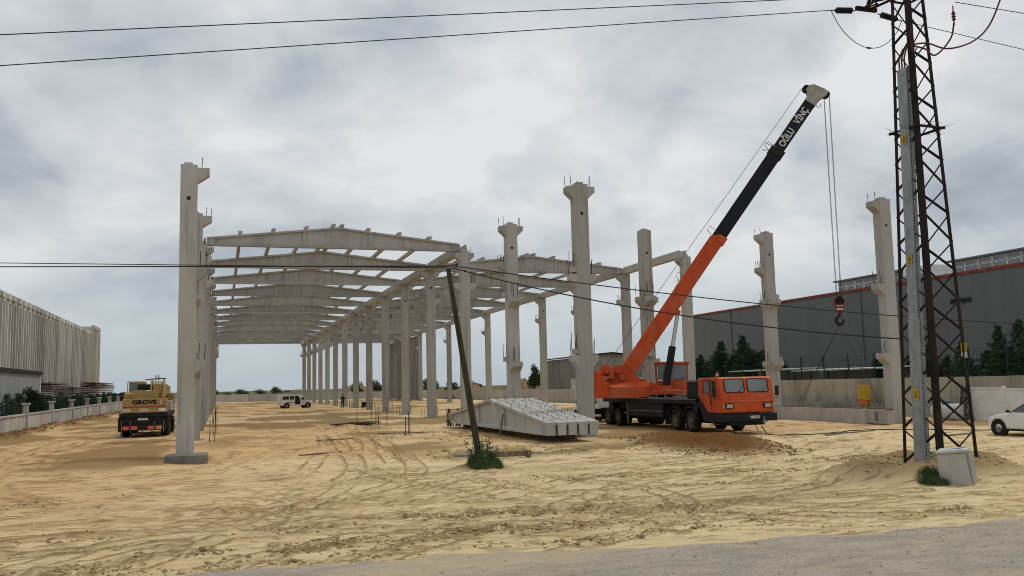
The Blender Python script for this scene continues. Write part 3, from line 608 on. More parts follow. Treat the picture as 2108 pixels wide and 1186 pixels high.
# ------------------------------------------------------------------ left side: ribbed warehouse, shed, timber, boundary wall
t = thing('ribbed_warehouse', (-20, 120, 0), 'long pale warehouse of ribbed concrete panels at the left edge', 'warehouse')
def ribbed(h): return MB().box(-.15, 0, .01, 2.44, 0, h).box(0, .20, .30, .56, 0, h-.9).box(0, .20, 1.66, 1.92, 0, h-.9).box(0, .22, .30, 1.92, h-.55, h-.02).mesh('wall_panel', 'panel_concrete')
for i in range(32):
    y0 = -42+i*2.45; hh = 12.45; part('wall_panel', get('rp', lambda: ribbed(12.45)), t, (random.uniform(-.02, .02), y0, 0))
for i in range(4): part('wall_panel', get('rp2', lambda: ribbed(13.45)), t, (.35, 36.6+i*2.2, 0))
RB(-30, -.16, -42, 36.4, 0, 11.9).build('hall_body', 'panel_concrete', t); RB(-14, .18, 36.5, 45.2, 0, 13.2).build('end_tower', 'panel_concrete', t)
t = thing('grey_shed', (-15, 60, 0), 'low grey metal shed with a dark eave in front of the ribbed warehouse', 'shed')
RB(-3.8, 0, 0, 27.4, 0, 4.25).build('wall', 'grey_cladding', t); RB(-4, .15, -.1, 27.6, 4.25, 4.55).build('eave', 'black_metal', t); RB(-.02, .05, 27.25, 27.45, 0, 4.2).build('corner_trim', 'white_paint', t)
random.seed(21)
for (y0, y1, z1, m_, nb, l) in ((93, 104.5, 3.75, 'timber_grey', 11, 'stack of grey weathered boards beside the grey shed'), (106, 120.5, 3.4, 'timber_grey', 10, 'lower dark stack of boards in the middle of the timber yard'), (124.5, 145.5, 4.1, 'timber', 12, 'reddish stack of boards below the far end of the ribbed warehouse')):
    t = thing('timber_stack', (-16, (y0+y1)/2, 0), l, 'timber stack', 'timber stacks'); L = (y1-y0)/2
    for k in range(nb):
        zz = 1.2+(z1-1.2)*k/nb; th = (z1-1.2)/nb
        for q in range(2): MB().box(-.9+q*.95, .0+q*.95+random.uniform(-.1, .1), -L+random.uniform(0, .12*L), L-random.uniform(0, .14*L), zz+.02, zz+th*random.uniform(.5, .85)).build('board', random.choice((m_, m_, 'timber', 'timber_grey')), t)
    RB(-.9, .9, -L*.7, L*.7, 0, 1.2).build('plinth', 'timber_grey', t)
PIL = [58.6, 68.6, 78.3, 88.3, 97.9, 107.1, 116.8, 125.8, 135, 144, 153]
t = thing('boundary_wall', (-12.6, 58.6, 0), 'low pale rendered boundary wall with capped posts along the left lane', 'wall')
WB = lambda y: .25*(y-58)/70 if y < 128 else .25
for i, y in enumerate(PIL):
    b0 = WB(y); MB().box(-.14, .16, y-58.6-.17, y-58.6+.17, b0-.6, b0+1.86).build('post', 'white_wall', t); MB().box(-.24, .26, y-58.6-.27, y-58.6+.27, b0+1.861, b0+1.97).build('cap', 'white_wall', t, bevel=.02)
for i in range(len(PIL)-1):
    a, b0 = PIL[i]-58.6, WB(PIL[i]); c = PIL[i+1]-58.6; b1 = WB(PIL[i+1])
    for k in range(3):
        u0, u1 = k/3, (k+1)/3; ya = a+.18+(c-a-.36)*u0+.01; yb = a+.18+(c-a-.36)*u1-.01
        MB().prism([(ya, b0-.6), (yb, b0-.6), (yb, b0+(b1-b0)*u1+1.16), (ya, b0+(b1-b0)*u0+1.16)], 'x', -.07, .07+.012*random.random()).build('panel', 'white_wall', t)
    MB().prism([(a+.18, b0+1.165), (c-.18, b1+1.165), (c-.18, b1+1.27), (a+.18, b0+1.27)], 'x', -.12, .13).build('coping', 'white_wall', t)
MB().box(-.09, .09, -30, -.18, -.6, 1.2).build('panel', 'white_wall', t)
def mesh_fence(name, x, y0, y1, z0, z1, step, label, wstep=.22, hstep=.3, post=2.6):
    t = thing(name, (x, y0, z0), label, 'fence'); L = y1-y0; H = z1-z0
    n = int(L/post)
    for i in range(n+1): MB().box(-.03, .03, i*post-.03, i*post+.03, -.1, H+.15).build('post', 'fence_green', t)
    b = MB()
    for k in range(int(H/hstep)+1): b.box(-.006, .006, 0, L, .05+k*hstep-.006, .05+k*hstep+.006)
    for k in range(int(L/wstep)): b.box(-.005, .005, k*wstep-.005, k*wstep+.005, .03, H)
    kind(b.build('wire_mesh', 'fence_green', t), 'stuff'); return t
mesh_fence('mesh_fence', -13.1, 50, 150, .2, 2.0, 0, 'dark green wire mesh fence behind the left boundary wall', .3, .3, 2.8)

# ------------------------------------------------------------------ vegetation builders
def conifer(h, rad, seed, n=2600, col='conifer', low=.06, ex=.8):
    rs = random.Random(seed); b = MB(); nb = 80; 
    for i in range(nb):
        u = low+(1-low)*(i/nb)**.9; z0 = h*u; r = rad*(1-u)**ex*rs.uniform(.65, 1.12)+.07; an = i*2.4+rs.random()*.6; droop = rs.uniform(-.05, .22)
        for k in range(int(n/nb)):
            s = rs.random()**.6; x, y, zz = r*s*math.cos(an), r*s*math.sin(an), z0-droop*r*s+rs.gauss(0, .05*h*.25)
            x += rs.gauss(0, .10*r+.03); y += rs.gauss(0, .10*r+.03)
            l = rs.uniform(.12, .30)*(.5+.5*h/5)*(1.1-.5*u); d = Vector((math.cos(an)+rs.gauss(0, .6), math.sin(an)+rs.gauss(0, .6), rs.gauss(.15, .45))).normalized(); sd_ = d.orthogonal().normalized(); sd_ = Matrix.Rotation(rs.random()*6.3, 3, d) @ sd_
            p = Vector((x, y, zz)); b.add([p-sd_*l*.22, p+sd_*l*.22, p+d*l], [(0, 1, 2)])
    return b.mesh('crown', col), MB().cyl((0, 0, 0), (0, 0, h*.9), .05*h**.7, .015, 7).mesh('trunk', 'bark')
def broadleaf(h, rad, seed, n=3000, col='leaf', trunk=.3):
    rs = random.Random(seed); b = MB(); cl = []
    for i in range(13):
        a = rs.random()*6.3; u = rs.random(); rr = rad*.62*rs.random()**.5; cl.append((rr*math.cos(a), rr*math.sin(a), h*(trunk+.12)+(h*(1-trunk)*.72)*u, rad*rs.uniform(.28, .5)))
    for i in range(n):
        cx, cy, cz, cr_ = rs.choice(cl); d = Vector((rs.gauss(0, 1), rs.gauss(0, 1), rs.gauss(0, .8))).normalized(); p = Vector((cx, cy, cz))+d*cr_*rs.random()**.35
        l = rs.uniform(.05, .11)*h**.6*.8; q = Vector((rs.gauss(0, 1), rs.gauss(0, 1), rs.gauss(0, 1))).normalized(); w_ = q.orthogonal().normalized()
        b.add([p-q*l, p+w_*l*.5, p+q*l, p-w_*l*.5], [(0, 1, 2, 3)])
    tb = MB().tube([(0,0,0),(.03*h,0,h*.25),(0,.03*h,h*.5),(.02*h,0,h*.72)], [.045*h,.035*h,.022*h,.008*h], 7)
    for k in range(5):
        c_ = cl[k]; tb.tube([(0, 0, h*.3), (c_[0]*.5, c_[1]*.5, (h*.3+c_[2])*.5+.05*h), c_[:3]], [.02*h, .014*h, .005*h], 5)
    return b.mesh('crown', col), tb.mesh('trunk', 'bark')
CON = [conifer(5, 1.75, 1, 5200), conifer(5, 1.55, 2, 5200), conifer(5, 1.95, 3, 5200), conifer(5, 1.35, 14, 6500, 'conifer', .0, .38)]
SHR = [conifer(2.6, .95, 4, 1600, 'conifer', .0), conifer(2.6, .85, 5, 1600, 'conifer', .0), conifer(2.6, 1.0, 6, 1600, 'conifer_light', .0)]
BRD = [broadleaf(5, 1.9, 7, 2600, 'leaf'), broadleaf(5, 2.3, 8, 2600, 'far_leaf', .1), broadleaf(5, 2.0, 9, 2600, 'far_leaf', .08)]
def tree(name, proto, x, y, z0, sx, sz, label, cat, group, rz=None):
    t = thing(name, (x, y, z0), label, cat, group, random.random()*6.28 if rz is None else rz); t.scale = (sx, sx, sz)
    part('crown', proto[0], t); part('trunk', proto[1], t); return t
random.seed(5)
# hedge behind the left fence
y = 70.; k = 1
while y < 152:
    tree('hedge_shrub', SHR[k % 3], -14.1+random.uniform(-.25, .25), y, 0, random.uniform(.95, 1.3), random.uniform(.86, 1.06), '%s clipped evergreen shrub from the near end of the left hedge' % ORD[k], 'shrub', 'hedge behind the left fence'); k += 1; y += 1.45+.01*(y-70)
tree('palm_like_bush', BRD[0], -13.9, 77.2, 0.3, .62, .56, 'loose leafy bush rising above the near end of the left hedge', 'bush', None)

# ------------------------------------------------------------------ right side: dark warehouse, boundary wall, trees, sheds
t = thing('dark_warehouse', (60, 40, 0), 'large dark grey clad warehouse with a red roof edge on the right', 'warehouse')
for i in range(17): RB(0, .12, i*4.0+.006, i*4.0+3.994, 0, 10.95).build('cladding_panel', 'dark_cladding', t)
RB(.121, 40, .0, 68, 0, 10.8).build('hall_body', 'dark_cladding', t)
RB(-.12, .3, -.1, 68.1, 10.95, 11.2).build('red_roof_edge', 'red_trim', t); RB(.301, 40, -.1, 68.1, 10.86, 11.0).build('roof', 'light_roof', t)
for (a, c, nm) in ((14.0, 24.4, 0), (30.8, 40.2, 1)):
    RB(2.4, 6, a, c, 11.0, 12.5).build('rooflight_body', 'grey_cladding', t)
    RB(1.9, 6.4, a-.3, c+.3, 12.5, 12.66).build('rooflight_roof', 'dark_cladding', t)
    n = int((c-a)/1.3)
    for q in range(n):
        for z0, z1 in ((11.25, 11.95), (12.0, 12.45)):
            y0 = a+q*(c-a)/n; fr = MB().box(2.30, 2.39, y0+.03, y0+.10, z0, z1).box(2.30, 2.39, y0+(c-a)/n-.09, y0+(c-a)/n-.03, z0, z1).box(2.30, 2.39, y0+.10, y0+(c-a)/n-.09, z0, z0+.05).box(2.30, 2.39, y0+.10, y0+(c-a)/n-.09, z1-.05, z1).build('window', 'white_paint', t)
            RB(2.35, 2.38, y0+.10, y0+(c-a)/n-.09, z0+.05, z1-.05).build('pane', 'glass_grey', fr)
RB(2.2, 6, 8.5, 13.6, 11.0, 12.75).build('roof_box', 'white_paint', t); RB(2.2, 6, 27.0, 30.4, 11.0, 12.7).build('roof_box', 'white_paint', t)
RB(-.12, -.002, 20.2, 22.4, 8.6, 8.95).build('vent_louvre', 'black_metal', t); RB(-.2, -.002, 20.9, 21.5, 8.5, 8.58).build('vent_hood', 'steel_grey', t)
for yy in (12.0, 33.9, 57.9): MB().cyl((-.09, yy, .2), (-.09, yy, 10.9), .06, n=8).build('downpipe', 'dark_cladding', t)
for yy in (27.6, 29.0): RB(2.12, 2.19, yy, yy+1.1, 11.2, 12.0).build('roof_box_window', 'glass_grey', t)
t = thing('side_wall', (40.5, 30, 0), 'tall rain-streaked concrete boundary wall on the right with dirt runs', 'wall')
for i in range(16):
    MB().box(0, .2+.01*(i % 2), i*4.2+.012, i*4.2+4.188, -.5, 2.36+.02*random.random()).build('panel', 'stained_wall', t)
t = thing('far_side_wall', (42.5, 97.3, 0), 'lower pale wall running back beyond the small concrete building', 'wall')
for i in range(24): MB().box(0, .2, i*5+.02, i*5+4.98, -.5, 1.75).build('panel', 'white_wall', t)
t = thing('end_wall', (-13, 216, 0), 'long low concrete wall closing the far end of the site', 'wall')
for i in range(12): MB().box(i*4.7+.02, i*4.7+4.68, 0, .2, -.5, 1.75+.06*random.random()-.012*i).build('panel', 'white_wall', t)
mesh_fence('wall_top_fence', 40.6, 36, 79, 2.38, 3.9, 0, 'dark mesh fence standing on the rain-streaked right wall', .26, .3, 2.62)
t = thing('stained_plinth', (39.6, 47.4, 0), 'low dark stained concrete trough at the foot of the right wall', 'trough')
for i in range(4): MB().box(0, .55, i*3.1+.01, i*3.1+3.09, -.3, .78).build('block', 'concrete_dark', t, bevel=.02)
t = thing('stained_plinth', (39.5, 39.6, 0), 'dark low concrete block behind the white water tank', 'trough'); RB(0, .5, 0, 3.6, -.3, .95).build('block', 'concrete_dark', t, bevel=.02)
t = thing('small_concrete_building', (50.5, 128, 0), 'small grey concrete building with a shallow dark roof behind the front column', 'building')
for i in range(3): RB(i*4.4, i*4.4+4.38, 0, .2, 0, 6.3).build('wall_panel', 'concrete_dark', t)
RB(0.0, 13.15, .21, 12, 0, 6.25).build('building_body', 'concrete_dark', t); MB().prism([(-.4, 6.3), (6.6, 6.95), (13.5, 6.3), (13.5, 6.45), (6.6, 7.15), (-.4, 6.45)], 'y', -.4, 12.4).build('roof', 'black_metal', t)
MB().prism([(.0, 6.25), (13.1, 6.25), (6.6, 6.94)], 'y', .02, .2).build('gable', 'concrete_dark', t); RB(-.6, 13.4, -1.2, -1.0, 0, 3.2).build('yard_wall', 'white_wall', t)
for i, (y0, y1, z0, z1, l) in enumerate(((54.6, 66, 2.75, 3.35, 'open lean-to shed with a pale sheet roof behind the right wall'), (66.6, 76, 2.9, 3.45, 'farther lean-to shed with a pale sheet roof beside the dark conifers'))):
    t = thing('open_shed', (46, y0, 0), l, 'shed', 'sheds behind the right wall')
    MB().prism([(0, z0+.3), (3.5, z0+.42), (3.5, z0+.5), (0, z0+.38)], 'y', 0, y1-y0).build('sheet_roof', 'light_roof', t)
    for k in range(6): RB(.1, .22, k*(y1-y0-.3)/5, k*(y1-y0-.3)/5+.12, 0, z0+.3).build('post', 'black_metal', t)
    RB(3.2, 3.4, 0, y1-y0, 0, z0+.3).build('back_wall', 'dark_cladding', t)
    MB().box(.13, .19, 0, y1-y0, 1.9, 1.98).box(.13, .19, 0, y1-y0, 2.35, 2.4).build('rail', 'black_metal', t)
random.seed(9); k = 1
for (y, h, w_) in ((91, 4.6, 1.2), (89, 3.9, 1.3), (86.5, 4.5, 1.15), (84, 6.4, 1.0), (82.2, 4.9, 1.3), (80.9, 5.7, 1.0), (78.9, 6.7, 1.0), (77.2, 5.2, 1.3), (75.9, 6.1, .9), (74.2, 4.2, 1.4), (93.5, 4.4, 1.2), (96, 4.9, 1.0), (87.8, 5.2, .8), (89.8, 4.6, 1.5), (87.2, 4.8, 1.5), (85.2, 5.0, 1.6), (83.1, 5.4, 1.5), (81.4, 5.1, 1.6), (79.8, 5.4, 1.5), (78, 5.1, 1.6), (76.4, 4.7, 1.6), (74.6, 4.2, 1.5)):
    tree('conifer_tree', CON[3 if w_ >= 1.45 else random.randrange(3)], 50+random.uniform(-.9, .9), y, -.1, h/5*w_, h/5*1.03, '%s dark conifer of the clump behind the crane cab, near to far' % ORD[k], 'tree', 'conifers before the dark warehouse'); k += 1
k = 1
for (y, h, x, w_) in ((61.5, 4.1, 51, 1.1), (59, 4.6, 50, .9), (56.6, 3.7, 50, 1.2), (54.9, 5.0, 50.4, .75), (52.8, 3.9, 50, 1.25), (51.4, 4.9, 50, .8), (49.4, 4.2, 50.2, 1.1), (48.1, 5.8, 50, .8), (46.4, 6.1, 50, .8), (44.7, 4.7, 50.1, 1.1), (43.2, 5.6, 50, .75), (57.8, 3.6, 48.4, 1.2), (41.6, 4.6, 50, 1.1), (50.4, 3.8, 49.4, 1.5), (53.8, 3.9, 49.6, 1.5), (47.2, 4.2, 49.5, 1.5), (45.4, 4.2, 49.5, 1.5), (43.9, 4.3, 49.6, 1.5), (42.3, 4.1, 49.5, 1.5)):
    tree('conifer_tree', CON[3 if w_ >= 1.45 else random.randrange(3)], x, y, -.1, h/5*w_, h/5, '%s dark conifer of the row behind the lattice pylon' % ORD[k], 'tree', 'conifers behind the pylon'); k += 1
t = tree('young_tree', BRD[0], 47.5, 137, 0, .75, 1.12, 'small leafy tree standing left of the small concrete building', 'tree', None)
random.seed(13); k = 1
for (x, y, s, h, pr) in ((-20,245,1.2,.62,1),(-14,240,1.3,.65,1),(-8,238,1.4,.7,2),(-3,240,1.2,.66,1),(1.5,236,1.1,.55,2),(5,236,1.2,.6,1),(9.5,238,1.35,.66,2),(13.5,240,.9,.7,1),(32,226,1.0,.95,2),(36.5,224,1.2,.9,1),(40,226,.9,.7,2),(52,232,1.5,.95,1),(57,230,1.1,.85,2),(64,236,1.5,.75,1),(-30,230,1.7,.9,2),(-36,226,1.5,.8,1),(75,210,1.5,.7,2),(60,165,1.5,1.0,1),(66,160,1.5,1.1,2),(72,150,1.6,1.2,1)):
    tree('distant_tree', BRD[pr], x, y, -.1, s, h, '%s rounded dark green tree from the left along the far horizon' % ORD[k], 'tree', 'trees along the far horizon'); k += 1
random.seed(17)
def heap(x, y, rx, ry, h, label):
    b = MB(); n, mm = 30, 10; vs = [(0, 0, h)]; fs = []
    for j in range(1, mm+1):
        for i in range(n):
            a = 2*math.pi*i/n; r = j/mm; zz = h*(1-r**1.5)*(.85+.3*float(vn(np.array([a*2+j]), np.array([j*1.3]), 3)[0])) if j < mm else -.4
            q = r*(.9+.25*float(vn(np.array([math.cos(a)*2+5]), np.array([math.sin(a)*2+5]), 9)[0])); vs.append((rx*q*math.cos(a), ry*q*math.sin(a), zz))
    fs += [(0, 1+i, 1+(i+1) % n) for i in range(n)]
    for j in range(mm-1): fs += [(1+j*n+i, 1+(j+1)*n+i, 1+(j+1)*n+(i+1) % n, 1+j*n+(i+1) % n) for i in range(n)]
    o = b.add(vs, fs).build('soil_heap', 'soil_heap', smooth=True); o.location = (x, y, 0); return tag(o, label, 'soil heap', 'soil heaps beyond the far wall')
heap(52.5, 158, 6, 4, 3.5, 'brown soil heap seen just left of the small concrete building'); heap(46.5, 172, 5, 4, 3.0, 'lower brown soil heap beyond the far side wall'); heap(33, 238, 9, 5, 3.2, 'long low soil heap on the far horizon')
# tank, white panels, yellow cabinet by the right wall
t = thing('water_tank', (38.3, 40.6, -.05), 'white plastic water tank with a blue lid by the right wall', 'tank')
lathe([(.001,-1.05),(.35,-1.02),(.46,-.9),(.50,-.6),(.47,-.3),(.50,0),(.47,.3),(.50,.6),(.46,.9),(.35,1.02),(.001,1.05)], 22, Matrix.Translation((0, 0, .48)) @ Matrix.Rotation(R(90), 4, 'Z')).build('tank_body', 'plastic_tank', t, smooth=True)
MB().cyl((0, .1, .95), (0, .1, 1.08), .24, n=16).build('lid', 'blue_paint', t)
for s in (-.55, .55): RB(-.4, .4, s-.08, s+.08, -.1, .12).build('cradle', 'timber', t)
t = thing('white_gate', (38.6, 35.2, -.1), 'white panelled gate leaves against the right wall, left of the white car', 'gate')
RB(0, .06, 0.05, 1.78, .0, 1.72).build('panel', 'white_paint', t); RB(0, .06, 1.98, 3.95, .0, 1.78).build('panel', 'white_paint', t)
RB(-.08, .1, 1.79, 1.97, -.1, 1.95).build('post', 'white_paint', t, bevel=.01); RB(-.05, .08, -.06, .04, -.1, 1.98).build('post', 'white_paint', t); RB(-.05, .08, 3.96, 4.08, -.1, 1.9).build('post', 'white_paint', t)
RB(-.02, .08, .04, 1.78, 1.725, 1.83).build('rail', 'white_paint', t); RB(-.02, .08, 1.98, 3.95, 1.785, 1.88).build('rail', 'white_paint', t)
t = thing('yellow_cabinet', (39.2, 48.4, 0), 'yellow electrical cabinet on a stand by the right wall', 'electrical cabinet')
RB(0, .4, 0, .78, 1.02, 1.95).build('cabinet_body', 'yellow_paint', t, bevel=.02); RB(-.03, -.002, .05, .36, 1.1, 1.88).build('door', 'yellow_paint', t); RB(-.03, -.002, .40, .73, 1.1, 1.88).build('door', 'yellow_paint', t)
RB(-.05, .42, .1, .7, .76, 1.0).build('socket_panel', 'orange_worn', t)
for yy in (.1, .66): MB().bar((.1, yy, 1.0), (-.12, yy+(.1 if yy > .4 else -.12), 0), .05, .05).bar((.32, yy, 1.0), (.5, yy, 0), .05, .05).build('leg', 'yellow_paint', t)
t = thing('dead_creeper', (38.4, 39.4, 0), 'dry brown creeper stems hanging beside the white gate', 'plant'); b = MB(); random.seed(4)
for k in range(26):
    a = random.uniform(-.35, .3); b.tube([(0, a, 1.95+random.uniform(-.15, .05)), (-.08+random.uniform(-.1, .05), a+random.uniform(-.1, .1), 1.3), (-.1, a+random.uniform(-.25, .25), .6), (-.05, a+random.uniform(-.3, .3), -.05)], .012, 4)
b.build('stems', 'bark', t)

# ------------------------------------------------------------------ orange truck crane
t = thing('orange_truck_crane', (21.85, 36.9, 0), 'orange truck crane with raised boom parked between the columns', 'crane truck')
CW_ = 2.85
# carrier
RB(.45, 2.4, .6, 13.7, .72, 1.32).build('chassis', 'chassis', t); RB(.7, 2.15, 1.4, 13.2, .42, .72).build('underbody_shade_box', 'chassis', t); RB(.5, 2.35, .1, 1.6, .38, .6).build('cab_shade_box', 'chassis', t)  # low boxes below chassis and cab are added to darken the underside
RB(0.02, CW_-.02, 2.35, 13.6, 1.36, 1.56).build('deck', 'chassis', t, bevel=.02)
RB(-.02, .08, 2.4, 13.4, 1.565, 1.60).build('deck_edge', 'steel_grey', t)
RB(.06, 2.8, 5.9, 10.1, .62, 1.355).build('side_locker', 'navy_paint', t, bevel=.03)
RB(.02, .06, 5.9, 10.0, .92, .96).build('locker_rail', 'steel_grey', t)
RB(.06, .6, 12.2, 12.6, .7, 1.35).build('bracket', 'chassis', t)
MB().prism([(2.1, 1.36), (2.35, .8), (2.6, 1.36)], 'x', .02, .5).build('mudguard', 'navy_paint', t)
for y in (2.95, 4.56):                                    # front mudguards
    for xx in (0.0, CW_-.5):
        arc = [(y+.72*math.cos(R(a)), .53+.72*math.sin(R(a))) for a in range(8, 173, 15)]; arc2 = [(y+.66*math.cos(R(a)), .53+.66*math.sin(R(a))) for a in range(172, 7, -15)]
        MB().prism(arc+arc2, 'x', xx, xx+.5).build('mudguard', 'chassis', t)
for y in (2.95, 4.56): 
    wheel(t, (.2, y, .53), .545, .36, -1); wheel(t, (CW_-.2, y, .53), .545, .36, 1)
for y in (11.5, 12.95):
    for xx, sd_ in ((.18, -1), (.56, -1), (CW_-.56, 1), (CW_-.18, 1)): wheel(t, (xx, y, .5), .53, .32, sd_)
for y in (2.95, 4.56, 11.5, 12.95): MB().cyl((.3, y, .53), (CW_-.3, y, .53), .09, n=8).build('axle', 'chassis', t)
prof = [(0.02, .96), (1.15, .96), (2.05, 1.72), (2.05, 2.60), (.24, 2.62), (.14, 2.56), (.0, 1.86), (-.02, 1.52)]
MB().prism(prof, 'x', 0, CW_).build('cab', 'orange_paint', t, bevel=.05, seg=3)
MB().prism([(-.03, 1.44), (-.06, 1.47), (-.05, 1.53), (.0, 1.55), (.0, 1.40)], 'x', .3, CW_-.02).build('front_moulding', 'orange_worn', t)
RB(-.03, CW_+.06, -.12, .55, .56, .935).build('bumper', 'navy_paint', t, bevel=.03)
MB().prism([(.55, .56), (1.6, .56), (1.75, .95), (2.1, 1.34), (1.9, 1.6), (1.12, .94), (.55, .935)], 'x', .0, .4).build('step_panel', 'navy_paint', t)
Mf = lambda x: frame((x, .072, 2.215), (1, 0, 0), (0, .14, .70))
for x, w in ((.78, 1.06), (2.02, 1.12)):
    o = ring(Mf(x), w, .66, .12, .035, -.01, .035).build('window_seal', 'plastic_dark', t); plate('windscreen', 'glass_grey', Mf(x), w-.03, .63, .11, .012, o, .004)
Ms = lambda y, z: frame((-.003, y, z), (0, -1, 0), (0, 0, 1))
o = ring(Ms(1.18, 2.18), .62, .60, .08, .03, -.01, .02).build('window_seal', 'plastic_dark', t); plate('side_window', 'glass_grey', Ms(1.18, 2.18), .58, .56, .07, .01, o)
M_ = Ms(.56, 2.18); MB(M_).prism([(-.16, -.3), (.2, -.3), (.11, .3), (-.16, .3)], 'z', -.01, .012).build('quarter_window', 'glass_dark', t)
for a, b_ in (((.82, 1.0), (.82, 2.52)), ((1.62, 1.4), (1.62, 2.52)), ((.82, 2.52), (1.62, 2.52)), ((.82, 1.02), (1.16, 1.02))): MB().bar((-.004, a[0], a[1]), (-.004, b_[0], b_[1]), .012, .012, (1, 0, 0)).build('door_seam', 'black_print', t)
MB().box(-.05, 0, .92, 1.04, 1.74, 1.78).build('door_handle', 'plastic_dark', t)
for x in (.42, 2.45):
    o = RB(x-.22, x+.22, -.075, .02, 1.17, 1.40).build('headlight', 'plastic_dark', t, bevel=.02); RB(x-.16, x+.16, -.09, -.076, 1.205, 1.365).build('lens', 'lamp_lens', o)
for x in (.13, 2.74): RB(x-.035, x+.035, -.06, .02, 1.17, 1.40).build('indicator', 'amber', t)
o = MB().cyl((.33, .75, 2.62), (.33, .75, 2.67), .09, n=12).build('beacon_base', 'plastic_dark', t); MB().cyl((.33, .75, 2.67), (.33, .75, 2.84), .075, .06, 12).build('beacon', 'amber', t)
MB().cyl((2.5, .5, 2.62), (2.5, .5, 2.66), .05, n=8).build('roof_lamp', 'orange_paint', t)
for x, s in ((-.02, -1), (CW_, 1)):
    MB().tube([(x, .25, 1.62), (x+s*.22, .1, 1.60), (x+s*.24, .1, 1.85)], .014, 6).tube([(x, .2, 1.78), (x+s*.24, .1, 1.8)], .012, 6).build('mirror_arm', 'plastic_dark', t); RB(x+s*.24-.09, x+s*.24+.09, .06, .13, 1.72, 2.18).build('mirror', 'plastic_dark', t, bevel=.02)
for x in (.95, 2.2): MB().tube([(x, .03, 1.85), (x-.02, -.02, 1.9), (x+.32, .05, 2.2)], .012, 5).build('wiper', 'plastic_dark', t)
RB(1.42, 1.96, -.135, -.121, .70, .82).build('number_plate', 'white_paint', t); RB(1.42, 1.48, -.139, -.136, .70, .82).build('plate_band', 'blue_paint', t)
text_mesh('34 ZE 8442', 'plate_lettering', 'black_print', .125, frame((1.72, -.137, .76), (1, 0, 0), (0, 0, 1)), t, .002, xs=.78)
MB().tube([(1.75, -.05, .6), (1.72, -.12, .35), (1.8, -.16, .12)], .02, 6).tube([(1.9, -.05, .6), (2.1, -.15, .42), (2.35, -.12, .55)], .02, 6).build('hanging_hose', 'cable', t)
MB().bar((2.2, -.14, .78), (2.08, -.2, .46), .06, .05).build('tow_bar', 'steel_grey', t)
RB(.25, 1.3, 2.3, 3.6, 1.58, 2.45).build('engine_cover', 'black_metal', t, bevel=.05); RB(.22, 1.34, 2.25, 3.65, 2.46, 2.52).build('engine_lid', 'steel_grey', t)
random.seed(8); b = MB()
for k in range(30):
    x, y = random.uniform(.1, 2.6), random.uniform(3.7, 7.6); b.bar((x, y, 1.585), (x+random.uniform(-.6, .6), y+random.uniform(-.8, .8), 1.62+random.random()*.12), .06, .05)
kind(b.build('deck_clutter', 'steel_grey', t), 'stuff')
for y in (10.3, ): MB().cyl((.12, y, .45), (.12, y, 1.5), .07, n=10).cyl((.12, y, .18), (.12, y, .45), .05, n=10).box(-.06, .3, y-.18, y+.18, .74, .82).build('outrigger_jack', 'steel_grey', t)
RB(-1.25, 2.9, 13.4, 13.75, .62, .95).build('rear_outrigger_box', 'black_metal', t)
MB().cyl((-.72, 13.3, .95), (-.72, 13.3, 1.42), .11, n=10).box(-.95, -.5, 13.2, 13.4, 1.32, 1.44).build('outrigger_head', 'green_paint', t); MB().cyl((-.72, 13.3, .15), (-.72, 13.3, .95), .07, n=8).build('outrigger_leg', 'steel_grey', t)
for z_ in (.42, .66): RB(.02, .42, .75, 1.05, z_, z_+.04).build('step', 'steel_grey', t)
MB().tube([(-.03, .78, 1.35), (-.07, .78, 1.4), (-.07, .78, 2.0), (-.03, .78, 2.05)], .014, 6).build('grab_handle', 'plastic_dark', t)
for x, y in ((.1, 5.35), (CW_-.1, 5.35), (.1, 13.62), (CW_-.1, 13.62)): RB(x-.2, x+.2, y, y+.02, .3, 1.0).build('mud_flap', 'rubber', t)
for y in (6.5, 7.6, 8.7): RB(.052, .06, y, y+.9, .7, 1.28).build('locker_door', 'navy_paint', t, bevel=.01)
MB().tube([(.05, 5.6, 1.58), (.05, 5.6, 2.05), (.05, 3.9, 2.05), (.05, 3.9, 1.58)], .02, 6).build('handrail', 'steel_grey', t)
MB().cyl((1.6, 3.0, 1.6), (1.6, 3.0, 2.75), .07, n=10).build('exhaust_stack', 'steel_grey', t)
MB().tube([(1.5, 3.8, 1.75), (1.2, 4.6, 1.9), (1.3, 5.8, 1.7), (1.1, 6.8, 1.75)], .04, 6).tube([(2.0, 3.8, 1.72), (2.2, 4.9, 1.86), (2.0, 6.2, 1.7)], .035, 6).build('hydraulic_hose', 'cable', t)
# slewing upper works: s along the boom, v away from the camera
ang = math.atan2(-4.1, 9.3); S = Matrix.Translation((1.45, 9.4, 0)) @ Matrix.Rotation(ang, 4, 'Z')
MB(S).cyl((0, 0, 1.57), (0, 0, 1.76), .95, n=28).build('turntable', 'chassis', t)
RB(-3.7, 1.7, -1.25, 1.2, 1.76, 1.98, S).build('slewing_platform', 'orange_paint', t, bevel=.02)
MB(S).prism([(-1.36, 1.64), (-.55, 1.64), (-.55, 2.46), (-.75, 2.5), (-1.36, 2.24)], 'x', -2.57, -.39).build('side_hood', 'orange_paint', t, bevel=.02)
for zz in (1.84, 2.04): RB(-2.5, -.45, -1.372, -1.362, zz, zz+.015, S).build('hood_seam', 'orange_worn', t)
RB(-3.95, -2.58, -1.36, 1.3, 1.64, 2.5, S).build('counterweight', 'orange_paint', t, bevel=.03)
RB(-3.95, -2.75, -1.3, 1.25, 2.505, 2.86, S).build('counterweight_slab', 'orange_paint', t, bevel=.03); RB(-3.95, -2.95, -1.28, 1.2, 2.865, 3.12, S).build('counterweight_slab', 'orange_paint', t, bevel=.03)
